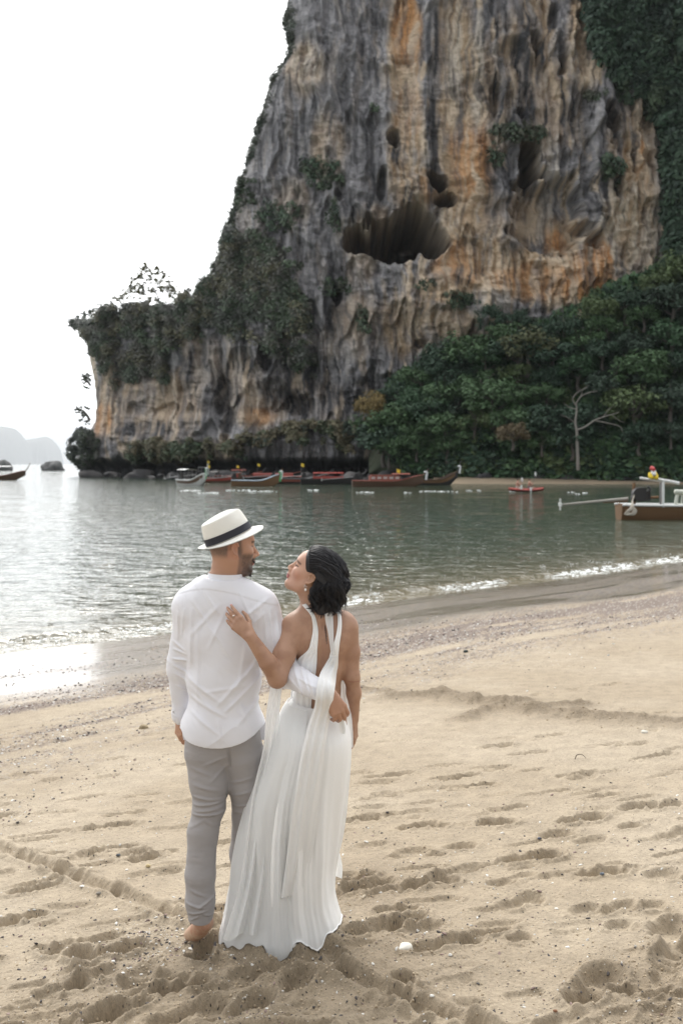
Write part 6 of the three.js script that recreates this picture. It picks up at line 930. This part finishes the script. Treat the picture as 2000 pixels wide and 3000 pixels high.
  const DZ = curve([[2040, 0.0], [2120, 0.022], [2165, 0.03], [2244, 0.02], [2400, -0.01], [2600, -0.06], [2746, -0.10]]);
  function skirtPoint(a, py, grow, foldAmp, ph = 0) {
    const t = sst(2090, 2740, py), w = (Rr(py) - L(py)) / 2 * PD / FOC + grow, b = Bb(py) + grow, ro = Ro(py), A0 = Math.sqrt(Math.max(0.001, w * w - (b * Math.sin(ro)) ** 2)) / Math.cos(ro);
    const c = P((L(py) + Rr(py)) / 2, py, 0), z0 = -PD + DZ(py);
    const q = a + 0.25 * Math.sin(a * 3 + 1.3), f = Math.sin(q * 9 + ph + 0.9 * Math.sin(py * 0.004)) * 0.55 + Math.sin(q * 17 + 2 * ph + 1.7 + 0.004 * py) * 0.28 + Math.sin(q * 5 + 0.7) * 0.35, k = 1 + foldAmp * (0.1 + 0.9 * sst(-0.1, 0.65, t)) * (1 - 0.55 * sst(0.72, 1, t)) * (f + 0.13 * Math.sin(q * 43 + ph + 0.006 * py));
    const ca = Math.cos(a) * A0 * k, sa = Math.sin(a) * b * k;
    return V(c.x + ca * Math.cos(ro) + sa * Math.sin(ro), c.y, z0 - (-ca * Math.sin(ro)) * -1 + sa * Math.cos(ro));
  }
  const ground = (x, z) => sandHeight(x, -z);
  const topY = curve([[-3.2, 0], [0, 12], [0.9, 22], [1.57, 22], [2.3, 14], [3.1, 2], [4.7, 10], [6.3, 12]]);
  function skirt(a0, a1, nu, grow, foldAmp, ph, bottom = 2746, top = 2040, closed = false, hemLift = () => 0) {
    const nv = 90; return grid(nu, nv, (i, j) => {
      const a = mix(a0, a1, closed ? i / nu : i / (nu - 1)), t = j / (nv - 1), py = mix(top + topY(a), bottom, Math.pow(t, 0.92)), p = skirtPoint(a, py, grow, foldAmp, ph);
      const s = sst(0.78, 1, t), gy = ground(p.x, p.z) + 0.004 + 0.012 * (0.5 + 0.5 * Math.sin(a * 23 + ph)) * fbm(a * 3, ph, 77, 2) + hemLift(a);
      if (bottom >= 2746) p.y = mix(p.y, Math.max(gy, p.y + (gy - P(0, 2746).y) * s), s);
      p.x += 0.0022 * (fbm(a * 6, t * 12, 78, 2) - 0.5); p.z += 0.008 * (fbm(a * 5, t * 9, 79, 3) - 0.5) * t;
      return p;
    }, { closed });
  }
  put('skirt', skirt(0, Math.PI * 2, 420, 0, 0.085, 0.4, 2746, 2040, true), cloth);
  { // rolled hem along the bottom edge
    const pts = []; for (let i = 0; i <= 150; i++) { const a = mix(-0.2, 3.5, i / 150), p = skirtPoint(a, 2746, 0.001, 0.085, 0.4); p.y = ground(p.x, p.z) + 0.006 + 0.012 * (0.5 + 0.5 * Math.sin(a * 23 + 0.4)) * fbm(a * 3, 0.4, 77, 2); pts.push(p); } put('hem', tube(pts, [0.0032, 0.0032], 6, 1), cloth); }
  put('overskirt', skirt(1.75, 3.75, 130, 0.016, 0.12, 1.9, 2746, 2046), sheer);
  // loose panel that falls from under her arm at the left, and the tie at the hip
  put('side_drape', (() => { const e = curve([[0, 792], [0.12, 779], [0.25, 770], [0.4, 744], [0.6, 722], [0.8, 698], [1, 654]]), e2 = curve([[0, 826], [0.12, 818], [0.25, 812], [0.4, 800], [0.6, 790], [0.8, 778], [1, 762]]); return grid(24, 70, (i, j) => { const t = j / 69, u = i / 23, py = mix(2010, 2752 - 20 * u + 7 * Math.sin(u * 9), t), p = P(mix(e(t), e2(t), u), py, 0.06 + 0.12 * t - 0.05 * t * t * t + 0.02 * u + 0.014 * Math.sin(u * 15 + t * 2) * (0.5 + t)); if (t > 0.9) p.y = Math.max(p.y, sandHeight(p.x, -p.z) + 0.006); return p; }); })(), sheer);
  // sash from the right strap down over his sleeve and the skirt
  { const rows = [[1925, 965, 1925, 991], [1950, 950, 1950, 990], [1972, 938, 1972, 986], [2000, 930, 2000, 983], [2028, 926, 2028, 979], [2073, 920, 2073, 973], [2134, 900, 2134, 961], [2220, 880, 2220, 950], [2300, 868, 2300, 941], [2380, 856, 2380, 932], [2460, 846, 2460, 922], [2540, 836, 2540, 908], [2590, 828, 2580, 896], [2632, 823, 2614, 888]];
    const rowN = 120, cols = 20, f = (k) => curve(rows.map((r, i) => [i, r[k]])), a = f(0), b = f(1), c = f(2), e = f(3), all = [...bodyOnly, ...sleeve], ds = [];
    for (let j = 0; j < rowN; j++) for (let i = 0; i < cols; i++) { const t = j / (rowN - 1) * (rows.length - 1), u = i / (cols - 1), py = mix(a(t), c(t), u), px = mix(b(t), e(t), u); let d = hit(all, px, py, 0.006); if (py > 2060) { for (let k = 0; k < 3; k++) { const q = skirtPoint(clamp(Math.acos(clamp(((px - 1000) / FOC * d - P((L(py) + Rr(py)) / 2, 0).x) / ((Rr(py) - L(py)) / 2 * PD / FOC), -0.98, 0.98)), 0, 3.1), py, 0.02, 0.05, 0.4); d = Math.min(d, -q.z - 0.012); } } ds.push(d); }
    for (let i = 0; i < cols; i++) for (let pass = 0; pass < 40; pass++) for (let j = 1; j < rowN - 1; j++) ds[j * cols + i] = Math.min(ds[j * cols + i], 0.5 * (ds[(j - 1) * cols + i] + ds[(j + 1) * cols + i]) + 0.0002);
    put('sash', grid(cols, rowN, (i, j) => { const t = j / (rowN - 1) * (rows.length - 1), u = i / (cols - 1), edge = Math.min(1, u * 7, (1 - u) * 7); return pt(mix(b(t), e(t), u), mix(a(t), c(t), u), ds[j * cols + i] - 0.012 * (0.5 + 0.5 * Math.sin(u * 17 + 1 + 0.9 * Math.sin(t * 0.8))) * edge - 0.006 * t / 13 * Math.sin(u * 9 + t)); }), new THREE.MeshPhysicalMaterial({ color: new THREE.Color(0.86, 0.86, 0.85), roughness: 0.8, transmission: 0.14, thickness: 0, side: THREE.DoubleSide })); }
  put('hip_tie', grid(5, 16, (i, j) => { const t = j / 15; return P(mix(999, 1004, t) + (i - 2) * (2.2 + 2.4 * Math.sin(t * 2.6)), mix(2100, 2150, t), 0.15 - 0.01 * t + 0.003 * Math.cos(i * 2)); }), cloth);
  put('side_panel', grid(10, 40, (i, j) => { const t = j / 39, u = i / 9; return P(mix(mix(986, 998, t), mix(1002, 1034, Math.sin(t * 1.7)), u), mix(1950, 2190, t), -0.03 + 0.03 * t + 0.008 * Math.sin(u * 9 + t * 3)); }), sheer);
  put('hem_corner', grid(8, 14, (i, j) => { const t = j / 13, u = i / 7; return P(mix(mix(984, 980, t), mix(992, 1003, Math.sin(t * 2.2)), u), mix(2490, 2574, t) - 8 * (1 - u) * t, -0.2 + 0.012 * Math.sin(u * 6)); }), sheer);
}
// ---------------------------------------------------------------- stones, shells and litter on the sand
{
  const stone = (name, label, cat, px, py, w, h, seed, dark, light, extra = {}) => { const [x, d] = beachAt(px, py, (a, b) => sandHeight(a, b)), s = w / FOC * d / 2, o = thing(name, label, cat, [x, sandHeight(x, d), -d], extra.turn ?? 0, extra.group); mesh('stone', rockTint(rockGeo(seed, s, s * h, s * 0.75, 3, extra.rough ?? 0.35).translate(0, s * h * 0.45, 0), seed, dark, light), rockMat, o); return o; };
  stone('coral_stone', 'large white coral stone lying beside the footprints right of the dress', 'stone', 1188, 2782, 46, 0.52, 2.1, [0.5, 0.47, 0.4], [0.66, 0.63, 0.56], { turn: 0.3 });
  stone('beach_stone', 'tan stone half buried in the shell grit left of the man', 'stone', 421, 2134, 28, 0.55, 4.1, [0.30, 0.24, 0.15], [0.5, 0.44, 0.33]);
  stone('beach_stone', 'pale stone just below the churned ridge of sand', 'stone', 1886, 2147, 20, 0.5, 5.7, [0.4, 0.38, 0.32], [0.56, 0.53, 0.46]);
  stone('beach_stone', 'small dark green stone alone on the sand near the wash line', 'stone', 1363, 1911, 15, 0.6, 6.3, [0.02, 0.03, 0.026], [0.05, 0.06, 0.05]);
  stone('beach_stone', 'small white pebble beside the drag line at the bottom of the picture', 'stone', 1265, 2920, 13, 0.7, 7.9, [0.6, 0.59, 0.55], [0.7, 0.69, 0.65]);
  stone('beach_stone', 'rust brown nut shaped stone at the bottom edge', 'stone', 1625, 2990, 13, 0.6, 8.8, [0.14, 0.065, 0.035], [0.22, 0.11, 0.06]);
  stone('beach_stone', 'blue grey stone in a footprint on the right', 'stone', 1762, 2560, 13, 0.6, 9.4, [0.08, 0.1, 0.12], [0.18, 0.2, 0.23]);
  stone('beach_stone', 'dark blue pebble beside the deep footprint on the right', 'stone', 1579, 2458, 11, 0.6, 10.4, [0.04, 0.05, 0.07], [0.08, 0.09, 0.12]);
  stone('beach_stone', 'dark blue grey stone by the footprints left of the man', 'stone', 347, 2507, 13, 0.6, 11.4, [0.05, 0.055, 0.065], [0.1, 0.11, 0.12]);
  stone('beach_stone', 'yellowish broken shell standing in the prints left of the man', 'shell', 434, 2540, 13, 0.9, 12.4, [0.45, 0.36, 0.2], [0.55, 0.46, 0.3]);
  stone('beach_stone', 'grey pebble between the two left drag marks', 'stone', 290, 2620, 15, 0.6, 13.2, [0.2, 0.18, 0.15], [0.33, 0.31, 0.28]);
  stone('shell_piece', 'white flat shell piece on the sand left of the man', 'shell', 242, 2597, 14, 0.3, 14.2, [0.6, 0.58, 0.54], [0.68, 0.67, 0.64]);
  stone('shell_piece', 'white shell piece beside a small dark hollow', 'shell', 340, 2666, 12, 0.35, 15.2, [0.6, 0.58, 0.54], [0.7, 0.69, 0.66]);
  stone('shell_piece', 'round pale pebble near the large white coral stone', 'stone', 1318, 2800, 12, 0.7, 16.2, [0.5, 0.48, 0.44], [0.6, 0.58, 0.54]);
  const [tx, td] = beachAt(1695, 2222); const tw = thing('twig', 'thin curved dark twig standing up from the sand', 'twig', [tx, sandHeight(tx, td), -td]); mesh('stem', tube([V(-0.03, 0, 0), V(-0.015, 0.03, 0), V(0.02, 0.035, 0.01), V(0.045, 0.012, 0.02)], [0.003, 0.003, 0.0015], 5, 4), std([0.05, 0.035, 0.025], 0.8), tw);
  // loose pebbles and shell bits
  const R = rng(2024), m = new THREE.Matrix4(), q = new THREE.Quaternion(), e = new THREE.Euler(), c = new THREE.Color();
  const shape = rockGeo(1.7, 1, 0.55, 0.8, 1, 0.5), N = 16000, im = new THREE.InstancedMesh(shape, std([1, 1, 1], 0.75), N); let n = 0;
  for (let k = 0; k < N * 12 && n < N; k++) {
    const py = 1800 + 1230 * Math.pow(R(), 0.8), px = -60 + 2120 * R(), [x, d] = beachAt(px, py), v = inland(x, d); if (v < 0.5) continue;
    const g = gritAt(x, d, v), patch = sst(0.5, 0.72, fbm((x * 0.77 + d * 0.64) * 0.5, v * 2.2, 95, 3));
    const near = d < 7 ? 0.04 + 0.35 * sst(0.58, 0.75, fbm(x * 1.5, d * 1.1, 96, 3)) : 0;
    if (R() > Math.max(g * 1.1, patch * 0.28 * sst(9, 6, v), near * 0.5)) continue;
    const s = (0.0016 + 0.0055 * Math.pow(R(), 4.5)) * (1 + 0.10 * Math.max(0, d - 4)) * (g > 0.3 ? 1.1 : 1), r = R();
    m.compose(V(x, sandHeight(x, d) + s * 0.25, -d), q.setFromEuler(e.set(R() * 0.6, R() * 6.3, R() * 0.6)), V(s * (1 + R()), s * (0.7 + 0.5 * R()), s * (0.8 + R() * 0.5))); im.setMatrixAt(n, m);
    const b = 0.7 + 0.6 * R(); if (r < 0.36) c.setRGB(0.06 * b, 0.052 * b, 0.05 * b); else if (r < 0.66) c.setRGB(0.58 * b, 0.56 * b, 0.52 * b); else if (r < 0.86) c.setRGB(0.2 * b, 0.14 * b, 0.12 * b); else c.setRGB(0.36 * b, 0.3 * b, 0.22 * b);
    im.setColorAt(n++, c);
  }
  im.count = n; im.name = 'shell_grit'; im.castShadow = im.receiveShadow = true; scene.add(im); tag(im, 'loose pebbles and broken shell strewn over the sand in bands', 'pebbles', null, 'stuff');
  // crumbs of damp sand thrown up round the churned ridge and the trodden ground
  const cr = new THREE.InstancedMesh(rockGeo(5.5, 1, 0.8, 0.9, 1, 0.6), std([0.37, 0.295, 0.205], 0.98), 9000); n = 0;
  for (let k = 0; k < 200000 && n < 4200; k++) { const py = 1980 + 1040 * R(), px = -30 + 2070 * R(), [x, d] = beachAt(px, py); const ch = churnAt(x, d); if (R() > ch * 0.9) continue; const s = (0.0012 + 0.005 * Math.pow(R(), 3)) * (d > 6 ? 1.6 : 1); m.compose(V(x, sandHeight(x, d) + s * 0.1, -d), q.setFromEuler(e.set(R() * 6, R() * 6, R() * 6)), V(s, s, s)); cr.setMatrixAt(n++, m); }
  cr.count = n; cr.name = 'sand_crumbs'; cr.castShadow = cr.receiveShadow = true; scene.add(cr); tag(cr, 'crumbs of damp sand on the churned ridge and trodden ground', 'sand', null, 'stuff');
}
renderer.render(scene, camera);
